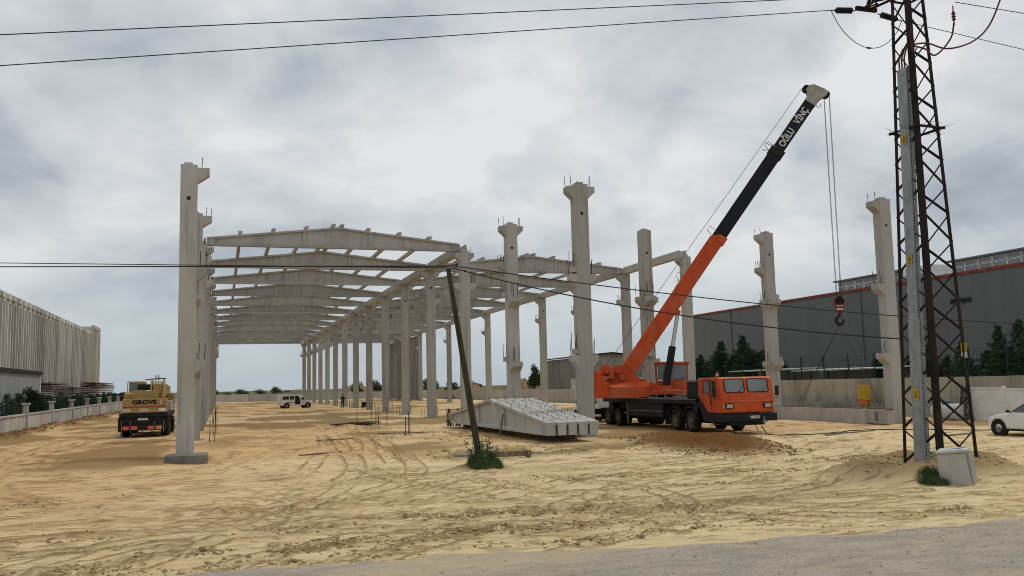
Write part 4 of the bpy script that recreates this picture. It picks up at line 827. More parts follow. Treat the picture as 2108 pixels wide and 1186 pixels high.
MB(S).prism([(-2.9, 1.98), (1.0, 1.98), (.4, 2.2), (-1.0, 2.75), (-1.6, 3.15), (-2.1, 3.2), (-2.8, 2.6)], 'y', -.52, -.44).prism([(-2.9, 1.98), (1.0, 1.98), (.4, 2.2), (-1.0, 2.75), (-1.6, 3.15), (-2.1, 3.2), (-2.8, 2.6)], 'y', .44, .52).build('boom_bracket', 'orange_paint', t)
for ss_, r_ in ((-2.75, .34), (-2.05, .30)):
    MB(S).cyl((ss_, -.5, 3.18), (ss_, .5, 3.18), r_*.72, n=20).build('winch_drum', 'rope', t)
    for v in (-.55, .5): MB(S).cyl((ss_, v, 3.18), (ss_, v+.06, 3.18), r_, n=20).build('winch_flange', 'orange_paint', t)
    MB(S).cyl((ss_+.05, -.86, 3.14), (ss_+.05, -.56, 3.14), .15, n=12).build('winch_motor', 'orange_paint', t)
MB(S).tube([(-2.9, -.75, 3.4), (-2.9, -.85, 2.7), (-2.4, -.88, 2.75), (-1.9, -.85, 2.35), (-1.3, -.85, 2.32)], .025, 6).tube([(-2.6, -.8, 2.6), (-2.1, -.9, 2.5), (-1.6, -.9, 2.15), (-1.1, -.88, 2.3)], .022, 6).tube([(-2.3, -.7, 3.2), (-1.9, -.8, 2.9), (-1.6, -.8, 2.6)], .02, 6).build('hydraulic_pipe', 'orange_worn', t)
MB(S).box(-2.6, -2.3, -.8, -.6, 2.7, 3.3).box(-2.0, -1.75, -.78, -.58, 2.6, 2.95).box(-3.2, -2.7, -.6, .4, 2.87, 3.0).build('winch_frame', 'orange_paint', t)
# operator cab on the far side
RB(.1, 1.9, .55, 1.65, 1.76, 2.55, S).build('operator_cab', 'orange_paint', t, bevel=.03)
b = MB(S)
for s_, v in ((.14, .6), (1.86, .6), (.14, 1.6), (1.86, 1.6), (.9, .6)): b.box(s_-.04, s_+.04, v-.04, v+.04, 2.55, 3.42)
b.build('cab_pillars', 'orange_paint', t); MB(S).prism([(.0, 3.42), (2.0, 3.42), (1.95, 3.58), (.05, 3.6)], 'y', .5, 1.7).build('cab_roof', 'orange_paint', t, bevel=.03)
for a0, a1 in ((.19, .85), (.95, 1.81)): RB(a0, a1, .585, .6, 2.58, 3.4, S).build('cab_window', 'glass_grey', t)
RB(1.85, 1.865, .65, 1.55, 2.58, 3.4, S).build('cab_window', 'glass_grey', t); RB(.15, .165, .65, 1.55, 2.58, 3.4, S).build('cab_window', 'glass_grey', t)
RB(.5, .9, .85, 1.3, 2.3, 3.1, S).build('seat', 'plastic_dark', t)
# boom
A = Vector((-1.69, 0, 2.9)); T_ = Vector((9.9, 0, 18.85)); BL = (T_-A).length; ax = (T_-A)/BL
BM = S @ frame(A, ax, (-ax.z, 0, ax.x))       # x along the boom, y up, z towards the camera
MB(BM).prism([(-.1, -.43), (.35, -.43), (9.2, -.40), (9.6, -.40), (9.6, .06), (9.25, .43), (-.1, .43)], 'z', -.36, .36).build('boom_base_section', 'orange_paint', t, bevel=.03)
for k in range(7):
    a = .55+k*1.38
    MB(BM).box(a, a+.05, -.405, .405, .362, .378).build('boom_rib', 'orange_worn', t)
MB(BM).box(9.2, 9.62, -.47, .0, -.42, .42).build('boom_collar', 'orange_paint', t, bevel=.02)
RB(9.3, 15.45, -.375, .375, -.30, .30, BM).build('boom_middle_section', 'navy_paint', t, bevel=.02)
for k in range(4): RB(10.6+k*1.3, 10.64+k*1.3, -.36, .36, .302, .312, BM).build('boom_rib', 'black_metal', t)
RB(15.1, 15.55, -.43, .43, -.36, .36, BM).build('boom_collar', 'black_metal', t, bevel=.03)
RB(15.3, 19.0, -.325, .325, -.25, .25, BM).build('boom_top_section', 'navy_paint', t, bevel=.02)
RB(15.3, 18.9, .327, .355, -.2, .2, BM).build('boom_top_strip', 'steel_grey', t)
for k, a in enumerate((3.3, 6.2, 9.4, 15.3)):
    MB(BM).tube([(a, .4, -.1), (a+.1, .75, -.1), (a+.35, .8, .1), (a+.3, .42, .15)], .018, 5).build('rope_guide', 'steel_grey', t)
MB(BM).tube([(15.3, .3, .2), (15.0, .75, .2)], .025, 5).tube([(15.5, .2, .4), (15.35, .85, .5)], .02, 5).build('boom_stay', 'steel_grey', t)
MB(BM).prism([(18.75, .35), (19.15, .36), (19.3, .62), (19.6, .62), (19.8, .42), (19.9, -.25), (19.86, -.50), (19.6, -.52), (19.4, -.40), (19.05, -.34), (18.75, -.35)], 'z', -.26, .26).build('boom_head', 'head_grey', t, bevel=.03)
for a, b_, r_ in ((19.4, .62, .22), (19.7, -.46, .22)):
    for zz in (-.14, .06): MB(BM).cyl((a, b_, zz), (a, b_, zz+.09), r_, n=20).build('sheave', 'black_metal', t)
MB(BM).tube([(18.9, -.3, .1), (18.8, -.55, .1), (18.95, -.62, .1), (19.1, -.45, .1)], .02, 5).build('shackle', 'steel_grey', t)
text_mesh('OĞLU', 'boom_lettering', 'lettering', .54, BM @ Matrix.Translation((16.35, -.02, .254)), t, .003, .016, .78)
text_mesh('VİNÇ', 'boom_lettering', 'lettering', .54, BM @ Matrix.Translation((17.85, .0, .254)), t, .003, .016, .76)
# luffing cylinders
for v in (-.2, .2):
    p0, p1 = Vector((.55, v, 2.0)), Vector((1.42, v, 6.35)); pm_ = p0.lerp(p1, .56)
    MB(S).cyl(p0, pm_, .19, n=14).build('luffing_cylinder', 'black_metal', t, smooth=False); MB(S).cyl(pm_, p1, .10, n=12).build('cylinder_rod', 'steel_bright', t)
MB(S).cyl((1.42, -.4, 6.35), (1.42, .4, 6.35), .14, n=10).build('cylinder_pin', 'orange_paint', t); MB(S).box(.2, .9, -.5, .5, 1.98, 2.25).build('cylinder_foot', 'orange_paint', t)
# hoist rope and hook block
tipw = lambda a, b_, zz: BM @ Vector((a, b_, zz))
MB().tube([S @ Vector((-2.75, .05, 3.42)), tipw(19.35, .84, .0)], .014, 5).build('hoist_rope', 'rope', t)
hk = tipw(19.7, -.5, 0); hx, hy = hk.x, hk.y; HB = 6.85
b = MB()
for dx, dy in ((-.16, -.08), (-.10, .06), (.14, -.08), (.20, .06)):
    b.tube([(hx+dx*1.2, hy+dy, hk.z+.15), (hx+dx, hy+dy, HB)], .012, 5)
b.build('hook_rope', 'rope', t)
HM = Matrix.Translation((hx, hy, HB)) @ Matrix.Rotation(R(-22), 4, 'Z')
o = MB(HM).prism([(-.30, -.05), (-.22, .08), (.22, .08), (.32, -.12), (.24, -.40), (.15, -.5), (.15, -.82), (-.15, -.82), (-.15, -.5), (-.24, -.40)], 'y', -.14, .14).build('hook_block', 'hook_red', t, bevel=.03)
for zz in (-.42, -.62): RB(-.16, .16, -.15, -.142, zz, zz+.07, HM).build('white_band', 'white_paint', o)
RB(-.1, .12, -.15, -.142, -.14, -.08, HM).build('white_band', 'white_paint', o)
for yy in (-.19, .142): MB(HM).cyl((0, yy, -.12), (0, yy+.045, -.12), .25, n=20).build('sheave', 'black_metal', o)
MB(HM).tube([(0, 0, -.8), (0, 0, -.95), (-.17, 0, -1.06), (-.22, 0, -1.24), (-.1, 0, -1.42), (.1, 0, -1.42), (.21, 0, -1.26), (.17, 0, -1.12)], [.07, .07, .08, .09, .10, .09, .07, .03], 8).build('hook', 'black_metal', o, smooth=True)
HW = (21.85+hx, 36.9+hy, HB-1.44)
sl = thing('lifting_sling', HW, 'pair of steel slings running from the hook to the beam on the ground', 'sling')
for ya in (46.4, 39.1):
    MB(Matrix.Translation((-HW[0], -HW[1], -HW[2]))).tube([HW, ((HW[0]+32.6)/2, (HW[1]+ya)/2, (HW[2]+.8)/2-.02), (32.6, ya, .82)], .018, 5).tube([HW, ((HW[0]+32.72)/2, (HW[1]+ya)/2, (HW[2]+.8)/2-.02), (32.75, ya-.1, .8)], .012, 5).build('sling_leg', 'rope', sl)
bt = thing('precast_beam', (32.6, 44, 0), 'grey precast beam on the ground slung from the crane hook', 'beam')
RB(-.28, .28, -4.0, 5.2, -.1, .80).build('beam_body', 'concrete_new', bt, bevel=.02); RB(-.28, .28, -5.5, -4.005, .06, .80).build('beam_end', 'concrete_new', bt, bevel=.02); RB(-.34, -.27, -4.12, -3.9, -.12, .84).build('end_rib', 'concrete_new', bt)
RB(-.30, -.281, -4.9, -4.7, .2, .68).build('end_pocket', 'concrete_dark', bt); MB().box(-.2, .2, -5.6, 5.1, .801, .83).build('top_strip', 'rebar', bt)
for k in range(10): MB().cyl((-.1, -5+k*1.1, .8), (-.1, -5+k*1.1, .86), .015, n=5).build('stirrup', 'rebar', bt)
for i, y in enumerate((40.6, 47.5)): tag(RB(32.2, 33.0, y-.12, y+.12, -.35, -.102).build('timber_bearer', 'timber'), ['timber block under the near end of the slung beam', 'timber block under the far end of the slung beam'][i], 'timber', 'timber bearers')

# ------------------------------------------------------------------ yellow mobile crane seen from behind
g0 = thing('yellow_mobile_crane', (-5.5, 55.1, 0), 'yellow mobile crane seen from behind on the left lane', 'crane truck')
RB(.25, 2.35, .25, 8.2, .55, 1.15).build('chassis', 'chassis', g0); RB(.05, 2.6, .1, 8.4, 1.17, 1.38).build('deck', 'chassis', g0, bevel=.02)
RB(.12, 2.5, .0, .5, .42, .72).build('rear_bumper', 'black_metal', g0, bevel=.02); RB(.3, 2.3, .2, .24, .72, 1.16).build('rear_plate', 'black_metal', g0)
RB(-.02, .35, .3, 1.0, .35, 1.16).build('outrigger_box', 'black_metal', g0); RB(2.3, 2.66, .3, 1.0, .35, 1.16).build('outrigger_box', 'black_metal', g0)
MB().cyl((.16, .6, .08), (.16, .6, .4), .06, n=8).cyl((.16, .6, .02), (.16, .6, .08), .24, n=14).build('outrigger_foot', 'steel_grey', g0)
for xx, m_ in ((.42, 'red_lens'), (.86, 'red_lens'), (1.72, 'red_lens'), (2.14, 'amber')): RB(xx-.16, xx+.16, -.02, -.001, .47, .66).build('tail_light', m_, g0)
for xx in (.2, .66, 1.9, 2.4): MB().cyl((xx, -.03, .3), (xx, -.03, .95), .02, n=6).build('guard_bar', 'steel_grey', g0)
RB(1.02, 1.55, .17, .19, .98, 1.10).build('number_plate', 'white_paint', g0); text_mesh('34 VE 370', 'plate_lettering', 'black_print', .11, frame((1.285, .167, 1.04), (1, 0, 0), (0, 0, 1)), g0, .002, xs=.8)
for y in (1.55, 3.0, 6.6, 7.6):
    wheel(g0, (.25, y, .5), .5, .42, -1); wheel(g0, (2.4, y, .5), .5, .42, 1)
RB(.22, 2.52, .05, 1.1, 1.40, 2.20).build('counterweight', 'mustard_paint', g0, bevel=.04); RB(.215, 2.525, .035, .055, 1.70, 1.76).build('red_stripe', 'red_stripe', g0)
for a, c, m_ in ((.26, .6, 'white_paint'), (1.1, 1.6, 'off_white'), (2.12, 2.48, 'white_paint')): RB(a, c, .04, .049, 1.46, 1.64).build('decal', m_, g0)
for zz in (1.5, 1.56, 1.61): RB(.29, .57, .036, .039, zz, zz+.018).build('decal_line', 'red_stripe' if zz > 1.6 else 'black_print', g0)
text_mesh('GROVE', 'maker_lettering', 'black_print', .32, frame((1.36, .036, 1.98), (1, 0, 0), (0, 0, 1)), g0, .003, .014, 1.22)
arc = [(.10*math.cos(R(a)), .10*math.sin(R(a))) for a in range(50, 311, 20)]+[(.035+.078*math.cos(R(a)), .078*math.sin(R(a))) for a in range(310, 49, -20)]
MB(frame((2.27, .046, 1.97), (1, 0, 0), (0, 0, 1))).prism(arc, 'z', 0, .004).build('crescent_emblem', 'white_paint', g0); MB(frame((2.36, .046, 1.98), (1, 0, 0), (0, 0, 1))).prism([(.04*(1 if k % 2 == 0 else .4)*math.cos(R(90+36*k)), .04*(1 if k % 2 == 0 else .4)*math.sin(R(90+36*k))) for k in range(10)], 'z', 0, .004).build('star_emblem', 'red_lens', g0)
MB().prism([(.25, 2.21), (2.1, 2.21), (2.0, 2.62), (.9, 2.66), (.3, 2.45)], 'y', .25, 2.4).build('engine_hood', 'mustard_paint', g0, bevel=.03)
MB().cyl((.3, .35, 2.42), (.85, .35, 2.42), .14, n=14).build('exhaust_silencer', 'mustard_paint', g0); MB().cyl((1.4, .245, 2.4), (1.4, .25, 2.4), .07, n=12).build('maker_badge', 'steel_grey', g0)
RB(.42, 1.25, 1.2, 2.9, 2.47, 3.18).build('operator_cab', 'mustard_paint', g0, bevel=.05); plate('cab_window', 'glass_grey', frame((.68, 1.195, 2.88), (1, 0, 0), (0, 0, 1)), .36, .46, .05, .01, g0)
RB(.92, 2.05, .8, 1.18, 2.66, 3.0).build('radiator_grille', 'black_metal', g0)
MB().prism([(.55, 2.3), (1.9, 2.3), (9.5, 2.45), (9.5, 2.9), (.9, 3.15), (.55, 3.0)], 'x', 1.75, 2.25).build('boom', 'mustard_paint', g0, bevel=.02)
MB().prism([(.35, 2.25), (1.9, 2.25), (1.5, 3.2), (.9, 3.35), (.6, 2.9)], 'x', 1.62, 1.72).prism([(.35, 2.25), (1.9, 2.25), (1.5, 3.2), (.9, 3.35), (.6, 2.9)], 'x', 2.28, 2.36).build('boom_bracket', 'mustard_paint', g0)
MB().cyl((1.9, .75, 3.2), (1.9, .75, 3.5), .03, n=6).cyl((2.05, .8, 3.2), (2.05, .8, 3.5), .03, n=6).tube([(1.3, 1.2, 3.25), (1.9, .9, 3.3), (2.45, .9, 3.32)], .03, 6).build('roller_guide', 'black_metal', g0)
MB().tube([(.36, 1.3, 2.3), (.36, 1.25, 3.1), (.42, 1.25, 3.2)], .018, 5).build('grab_rail', 'plastic_dark', g0)
RB(1.55, 2.55, 7.1, 8.9, 1.0, 2.42).build('driver_cab', 'mustard_paint', g0, bevel=.05); RB(2.1, 2.58, 4.2, 6.4, 1.4, 2.0).build('tool_locker', 'off_white', g0, bevel=.02)
RB(2.552, 2.56, 7.6, 8.6, 1.7, 2.3).build('driver_window', 'glass_dark', g0); MB().tube([(2.5, 8.8, 2.2), (2.85, 8.9, 2.2)], .02, 5).box(2.8, 2.9, 8.85, 8.95, 1.7, 2.3).build('mirror', 'plastic_dark', g0)

# ------------------------------------------------------------------ cars
def loft(st, ns=9):
    """st: stations (y along the car, half width, sill z, belt z, roof z, roof half width)"""
    b = MB(); vs = []; fs = []; n = 14
    for (y, w, zs, zb, zr, wr) in st:
        half = [(0, zs), (w*.9, zs), (w*.985, zs+.10), (w, (zs+zb)/2), (w*.985, zb-.03), (wr+(w*.97-wr)*.92, zb+.02) if zr > zb+.08 else (w*.93, zb+.01), (wr, max(zr-.05, zb+.012)), (wr*.8, max(zr, zb+.02)), (0, max(zr+.015, zb+.04))]
        vs += [(p[0], y, p[1]) for p in half]+[(-p[0], y, p[1]) for p in half[-2:0:-1]]
    k = 2*9-2
    for i in range(len(st)-1): fs += [(i*k+j, i*k+(j+1) % k, (i+1)*k+(j+1) % k, (i+1)*k+j) for j in range(k)]
    fs += [tuple(range(k)), tuple(range((len(st)-1)*k, len(st)*k))[::-1]]
    return b.add(vs, fs)
def arch(t, c, r, w, m='plastic_dark'):
    return lathe([(r*.55, -w/2), (r, -w/2), (r, w/2), (r*.55, w/2)], 24, Matrix.Translation(c)).build('wheel_arch', m, t)
def smooth_sub(o, lv=2):
    s = o.modifiers.new('subdivision', 'SUBSURF'); s.levels = lv; s.render_levels = lv; return o
def hatchback(loc, rz, label):
    t = thing('parked_car', loc, label, 'car', None, rz)      # nose towards -y, y runs to the tail
    st = [(0.0,.62,.34,.62,.62,.5),(.08,.76,.26,.70,.70,.6),(.35,.85,.22,.80,.81,.66),(.75,.885,.2,.88,.91,.68),(1.15,.89,.2,.93,.97,.7),(1.35,.89,.2,.95,1.06,.66),(1.75,.89,.2,.96,1.30,.60),(2.15,.89,.2,.97,1.44,.575),(2.7,.89,.2,.98,1.475,.57),(3.3,.885,.2,.99,1.45,.56),(3.75,.87,.22,1.0,1.36,.54),(4.0,.84,.26,1.0,1.16,.56),(4.12,.78,.32,.98,1.0,.6),(4.15,.68,.4,.9,.9,.55)]
    o = loft(st).build('body', 'white_car', t, True); smooth_sub(o, 2)
    def side(pts, nm, m, s, off=.0):          # panel following the leaning side of the greenhouse
        b = MB(); vs = []
        for y, z_ in pts:
            u = (z_-.97)/.46; vs.append((s*(.875-.29*max(u, 0)+off), y, z_))
        q = [(v[0]-s*.02, v[1], v[2]) for v in vs]; n = len(vs)
        return b.add(vs+q, [tuple(range(n)) if s < 0 else tuple(range(n))[::-1]]+[(i, (i+1) % n, n+(i+1) % n, n+i) for i in range(n)]).build(nm, m, t)
    for s in (-1, 1):
        side([(1.42,.985),(1.86,1.27),(2.12,1.37),(2.42,1.395),(2.42,.99)], 'side_window', 'glass_dark', s); side([(2.5,.99),(2.5,1.395),(3.05,1.37),(3.45,1.2),(3.55,1.03)], 'side_window', 'glass_dark', s)
        MB().box(s*.90-.005, s*.90+.005, 2.44, 2.452, .35, .97).build('door_seam', 'plastic_dark', t); MB().box(s*.895-.02, s*.895+.02, 2.25, 2.42, .83, .86).build('door_handle', 'white_car', t, bevel=.008)
        o = MB().cyl((s*.88, 1.42, .97), (s*1.0, 1.40, 1.0), .03, n=6).build('mirror_arm', 'plastic_dark', t); smooth_sub(MB().box(s*1.02-.1, s*1.02+.1, 1.32, 1.46, .94, 1.10).build('mirror', 'plastic_dark', t, True), 2)
        MB().box(s*.885-.02, s*.885+.02, .95, 3.15, .22, .30).build('sill', 'plastic_dark', t)
        for y in (.75, 3.3): arch(t, (s*.81, y, .33), .375, .19); wheel(t, (s*.80, y, .31), .31, .21, s, 'steel_grey', 5)
        smooth_sub(MB().prism([(.05, .60), (.45, .72), (.42, .80), (.08, .68)], 'x', s*.62-.14, s*.62+.14).build('headlight', 'lamp_lens', t), 1)
    b = MB().add([(-.74, 1.27, .985), (.74, 1.27, .985), (.56, 2.02, 1.43), (-.56, 2.02, 1.43)], [(0, 1, 2, 3)]); b.build('windscreen', 'glass_dark', t)
    RB(-.5, .5, -.012, .02, .36, .5).build('grille', 'plastic_dark', t); return t
hatchback((31.6, 30.65, -.06), R(180), 'white hatchback car cut off by the right edge of the photo')
def van(loc, rz, label, group=None):
    t = thing('parked_van', loc, label, 'van', group, rz)   # local +x is the nose
    w = .88
    pr = [(-.72,.38),(3.55,.38),(3.62,.62),(3.5,.86),(2.86,1.06),(2.66,1.12),(2.15,1.72),(1.9,1.80),(-.55,1.82),(-.72,1.72),(-.78,1.0)]
    MB().prism(pr, 'y', -w, w).build('body', 'white_van', t, bevel=.06, seg=3)
    for s in (-1, 1):
        y = s*(w+.004); f_ = lambda pts, nm, m: MB().prism(pts, 'y', y-.012, y+.012).build(nm, m, t)
        f_([(-.58,1.18),(.28,1.18),(.28,1.64),(-.54,1.64)], 'side_window', 'glass_dark'); f_([(.38,1.18),(1.02,1.18),(1.02,1.64),(.38,1.64)], 'side_window', 'glass_dark')
        f_([(1.14,.52),(1.82,.52),(1.86,1.18),(1.78,1.3),(1.6,1.66),(1.14,1.68)], 'door_opening' if s < 0 else 'door', 'plastic_dark' if s < 0 else 'white_van')
        f_([(.1,.78),(1.05,.78),(1.05,.84),(.1,.84)], 'rub_strip', 'plastic_dark'); f_([(1.9,.78),(2.5,.78),(2.5,.84),(1.9,.84)], 'rub_strip', 'plastic_dark'); f_([(2.02,1.15),(2.5,1.15),(2.08,1.62)], 'quarter_window', 'glass_dark')
        for x in (0, 2.9): arch_ = lathe([(.2, -.1), (.42, -.1), (.42, .1), (.2, .1)], 24, Matrix.Translation((x, s*(w-.085), .36)) @ Matrix.Rotation(R(90), 4, 'Z')).build('wheel_arch', 'plastic_dark', t); o = wheel(t, (x, s*(w-.06), .33), .33, .22, 1, 'steel_grey', 5); o.rotation_euler.z = R(90*s)
        RB(2.2, 2.34, min(s*w, s*(w+.22)), max(s*w, s*(w+.22)), 1.12, 1.32).build('mirror', 'plastic_dark', t, bevel=.02)
    RB(-.80, -.74, -.8, -.68, .95, 1.3).build('tail_light', 'red_lens', t); MB().add([(2.67, -.76, 1.13), (2.67, .76, 1.13), (2.17, .68, 1.70), (2.17, -.68, 1.70)], [(0, 1, 2, 3)]).build('windscreen', 'glass_dark', t)
    return t
v1 = van((8.15, 126.4, 0), math.atan2(.65, 2.95), 'small white van with ladders on its roof parked inside the hall')
b = MB()
for y in (-.6, -.1, .4): b.tube([(-.5, y, 2.12), (2.0, y, 2.2)], .025, 5)
for x in (-.3, .6, 1.5): b.box(x-.02, x+.02, -.75, .75, 1.82, 1.86).cyl((x, -.7, 1.84), (x, -.7, 2.1), .02, n=5).cyl((x, .7, 1.84), (x, .7, 2.1), .02, n=5).box(x-.02, x+.02, -.75, .75, 2.08, 2.12)
b.tube([(-1.2, -.3, 2.15), (2.2, -.3, 2.55), (2.25, -.2, 2.75)], .03, 5).build('roof_rack', 'steel_grey', v1)
MB().box(-1.1, -.2, -.5, .4, 2.12, 2.25).box(.0, .5, -.6, .2, 2.2, 2.45).build('roof_load', 'timber_grey', v1)
v2 = van((23.25, 53.3, 0), R(90), 'white van mostly hidden behind the front middle column and crane')

# ------------------------------------------------------------------ people
def person(loc, rz, label, pose='stand', shirt='cloth_navy'):
    t = thing('person', loc, label, 'person', None, rz)
    J = [(0,0,.95),(0,0,1.15),(0,-.01,1.38),(0,-.01,1.47),(0,-.03,1.55), (.19,0,1.40),(.29,-.03,1.13),(.20,-.24,1.10),(.12,-.32,1.14), (-.19,0,1.40),(-.29,-.03,1.13),(-.20,-.24,1.10),(-.12,-.32,1.14), (.10,0,.90),(.115,-.02,.50),(.12,.03,.09),(.13,-.14,.04), (-.10,0,.90),(-.12,-.02,.50),(-.13,.03,.09),(-.14,-.14,.04)]
    E = [(0,1),(1,2),(2,3),(3,4),(2,5),(5,6),(6,7),(7,8),(2,9),(9,10),(10,11),(11,12),(0,13),(13,14),(14,15),(15,16),(0,17),(17,18),(18,19),(19,20)]
    rr = [.15,.145,.16,.06,.06,.075,.055,.045,.03,.075,.055,.045,.03,.11,.08,.055,.04,.11,.08,.055,.04]
    me_ = bpy.data.meshes.new('body'); me_.from_pydata(J, E, []); me_.materials.append(MATS[shirt]); o = link('body', me_, t)
    sk = o.modifiers.new('skin', 'SKIN'); sk.use_smooth_shade = True
    for i, q in enumerate(rr): me_.skin_vertices[0].data[i].radius = (q, q*(.75 if i < 3 else 1))
    me_.skin_vertices[0].data[0].use_root = True; smooth_sub(o, 1)
    b = lathe([(.001,-.125),(.05,-.115),(.085,-.06),(.10,.02),(.09,.08),(.05,.12),(.001,.13)], 14, Matrix.Translation((0, -.03, 1.64)) @ Matrix.Rotation(R(-90), 4, 'Y')); b.box(-.012, .012, -.15, -.12, 1.60, 1.66).build('head', 'skin', t, smooth=True)
    lathe([(.104,-.02),(.108,.03),(.10,.085),(.06,.13),(.001,.145)], 14, Matrix.Translation((0, -.015, 1.645)) @ Matrix.Rotation(R(-90), 4, 'Y')).build('hair', 'hair', t, smooth=True)
    for s in (-1, 1):
        for k in range(4): MB().tube([(s*(.12-.0*k), -.32, 1.15-.018*k), (s*(.09-.005*k), -.375, 1.155-.02*k), (s*.05, -.385, 1.15-.02*k)], [.010, .009, .007], 6).build('finger', 'skin', t)
        MB().tube([(s*.13, -.31, 1.17), (s*.11, -.35, 1.20), (s*.085, -.375, 1.19)], [.012, .011, .008], 6).build('thumb', 'skin', t)
    return t
person((14.9, 118.6, 0), R(186), 'person in dark work clothes standing among the middle columns, back turned')
t = thing('generator', (17.6, 116.5, 0), 'small dark generator on the ground among the middle columns', 'generator'); RB(-.55, .45, -.35, .35, .1, .75).build('housing', 'black_metal', t, bevel=.05)
for x in (-.4, .35): MB().cyl((x, -.4, .16), (x, .4, .16), .16, n=14).build('wheel', 'rubber', t)
MB().tube([(.4, -.3, .7), (.9, -.3, .85), (.9, .3, .85), (.4, .3, .7)], .02, 6).build('handle', 'steel_grey', t)
t = thing('cement_bucket', (16.2, 118.2, 0), 'white bucket beside the standing worker', 'bucket'); lathe([(.001, 0), (.26, 0), (.32, .62), (.30, .62), (.25, .04), (.001, .04)], 16, Matrix.Rotation(R(-90), 4, 'Y')).build('pail', 'cloth_white', t); MB().tube([(-.3, 0, .6), (0, -.2, .78), (.3, 0, .6)], .012, 5).build('handle', 'steel_grey', t)

# ------------------------------------------------------------------ starter bars and site clutter
random.seed(31)
def starter(x, y, n, h, label, spread=.3, slab=True):
    z0 = gtop(x, y)-.05; t = thing('starter_bars', (x, y, z0), label, 'rebar', 'starter bars in the ground')
    for i in range(n):
        dx, dy = random.uniform(-spread, spread), random.uniform(-spread, spread)
        MB().cyl((dx, dy, -.2), (dx+random.uniform(-.06, .06), dy+random.uniform(-.04, .04), h*random.uniform(.9, 1.1)), .02, n=6).build('bar', 'rebar', t)
    if slab: RB(-.6, .6, -.5, .5, -.3, .07).build('footing_pad', 'concrete_new', t, bevel=.02)
starter(8.3, 58.4, 1, 1.4, 'single starter bar standing in the heap of scrap rebar', .05, False)
starter(9.1, 57.0, 3, 1.35, 'three starter bars right of the scrap rebar heap', .28)
starter(10.3, 58.5, 2, 1.2, 'pair of starter bars farthest right of the scrap rebar heap', .2, False)
starter(8.6, 44.0, 3, 1.05, 'three starter bars nearest the wooden pole', .3, False)
for i in range(11):
    y = rowY(2)-3+i*6.1; starter(XL+.95+random.uniform(-.1, .1), y, 1 if i % 2 else 2, 1.0, '%s cluster of starter bars along the left column row' % ORD[i+1], .18, False)
for n in range(4, 10):
    starter(XM-.9, rowY(n)-.9, 2, .75, 'short starter bars left of the %s middle column' % ORD[n], .22, False)
for n in range(3, 10): starter(XM+1.4, rowY(n)+BAY*.45, 2, .8, 'short starter bars behind the %s middle column' % ORD[n], .25, False)
t = thing('scrap_rebar', (8.0, 57.4, gtop(8, 57.4)), 'heap of rusty scrap rebar lying in a shallow pit', 'rebar heap')
for k in range(46):
    a = random.gauss(.3, .35); l = random.uniform(.5, 1.3); x, y = random.gauss(-.1, .45), random.gauss(0, .5); zz = random.uniform(.0, .2)
    MB().bar((x-l*math.cos(a), y-l*math.sin(a), zz), (x+l*math.cos(a), y+l*math.sin(a), zz+random.uniform(-.05, .12)), .03, .03).build('bar', 'rebar', t)
t = thing('ground_cable', (28, 37, 0), 'black cable snaking over the sand from the crane to the white car', 'cable')
pts = [(23.8,36.7,.35),(24.4,36.0,0),(26,35.2,0),(28.5,35.8,0),(30.5,35.2,0),(31.8,33.5,0),(33.0,32.6,0),(35,33.5,0),(37,33.2,0)]
C = catmull([p[:2] for p in pts], 10)
MB(Matrix.Translation((-28, -37, 0))).tube([(c[0], c[1], max(gtop(c[0], c[1])+.02, .35-.5*i/4 if i < 4 else -9)) for i, c in enumerate(C)], .025, 6).build('cable_run', 'cable', t)
for i, (x, y, l, a) in enumerate(((20.5,46,.0,0),(27.2,34.8,1.6,.2),(10.4,45.5,1.2,.4),(5.2,44.2,.9,.1),(9.2,47.8,1.4,-.3),(3.8,37.2,1.0,.5),(29.2,31.0,1.3,.15))):
    if l: o = MB().bar((x-l*math.cos(a), y-l*math.sin(a), gtop(x, y)+.03), (x+l*math.cos(a), y+l*math.sin(a), gtop(x, y)+.04), .12, .04).build('loose_board', 'timber_grey'); tag(o, 'loose board on the ground '+['', 'before the front of the orange crane', 'in the turned soil left of the ground girders', 'inside the hall behind the first footing', 'farther back left of the ground girders', 'right of the first footing', 'on the sand left of the white car'][i], 'board', 'loose boards')

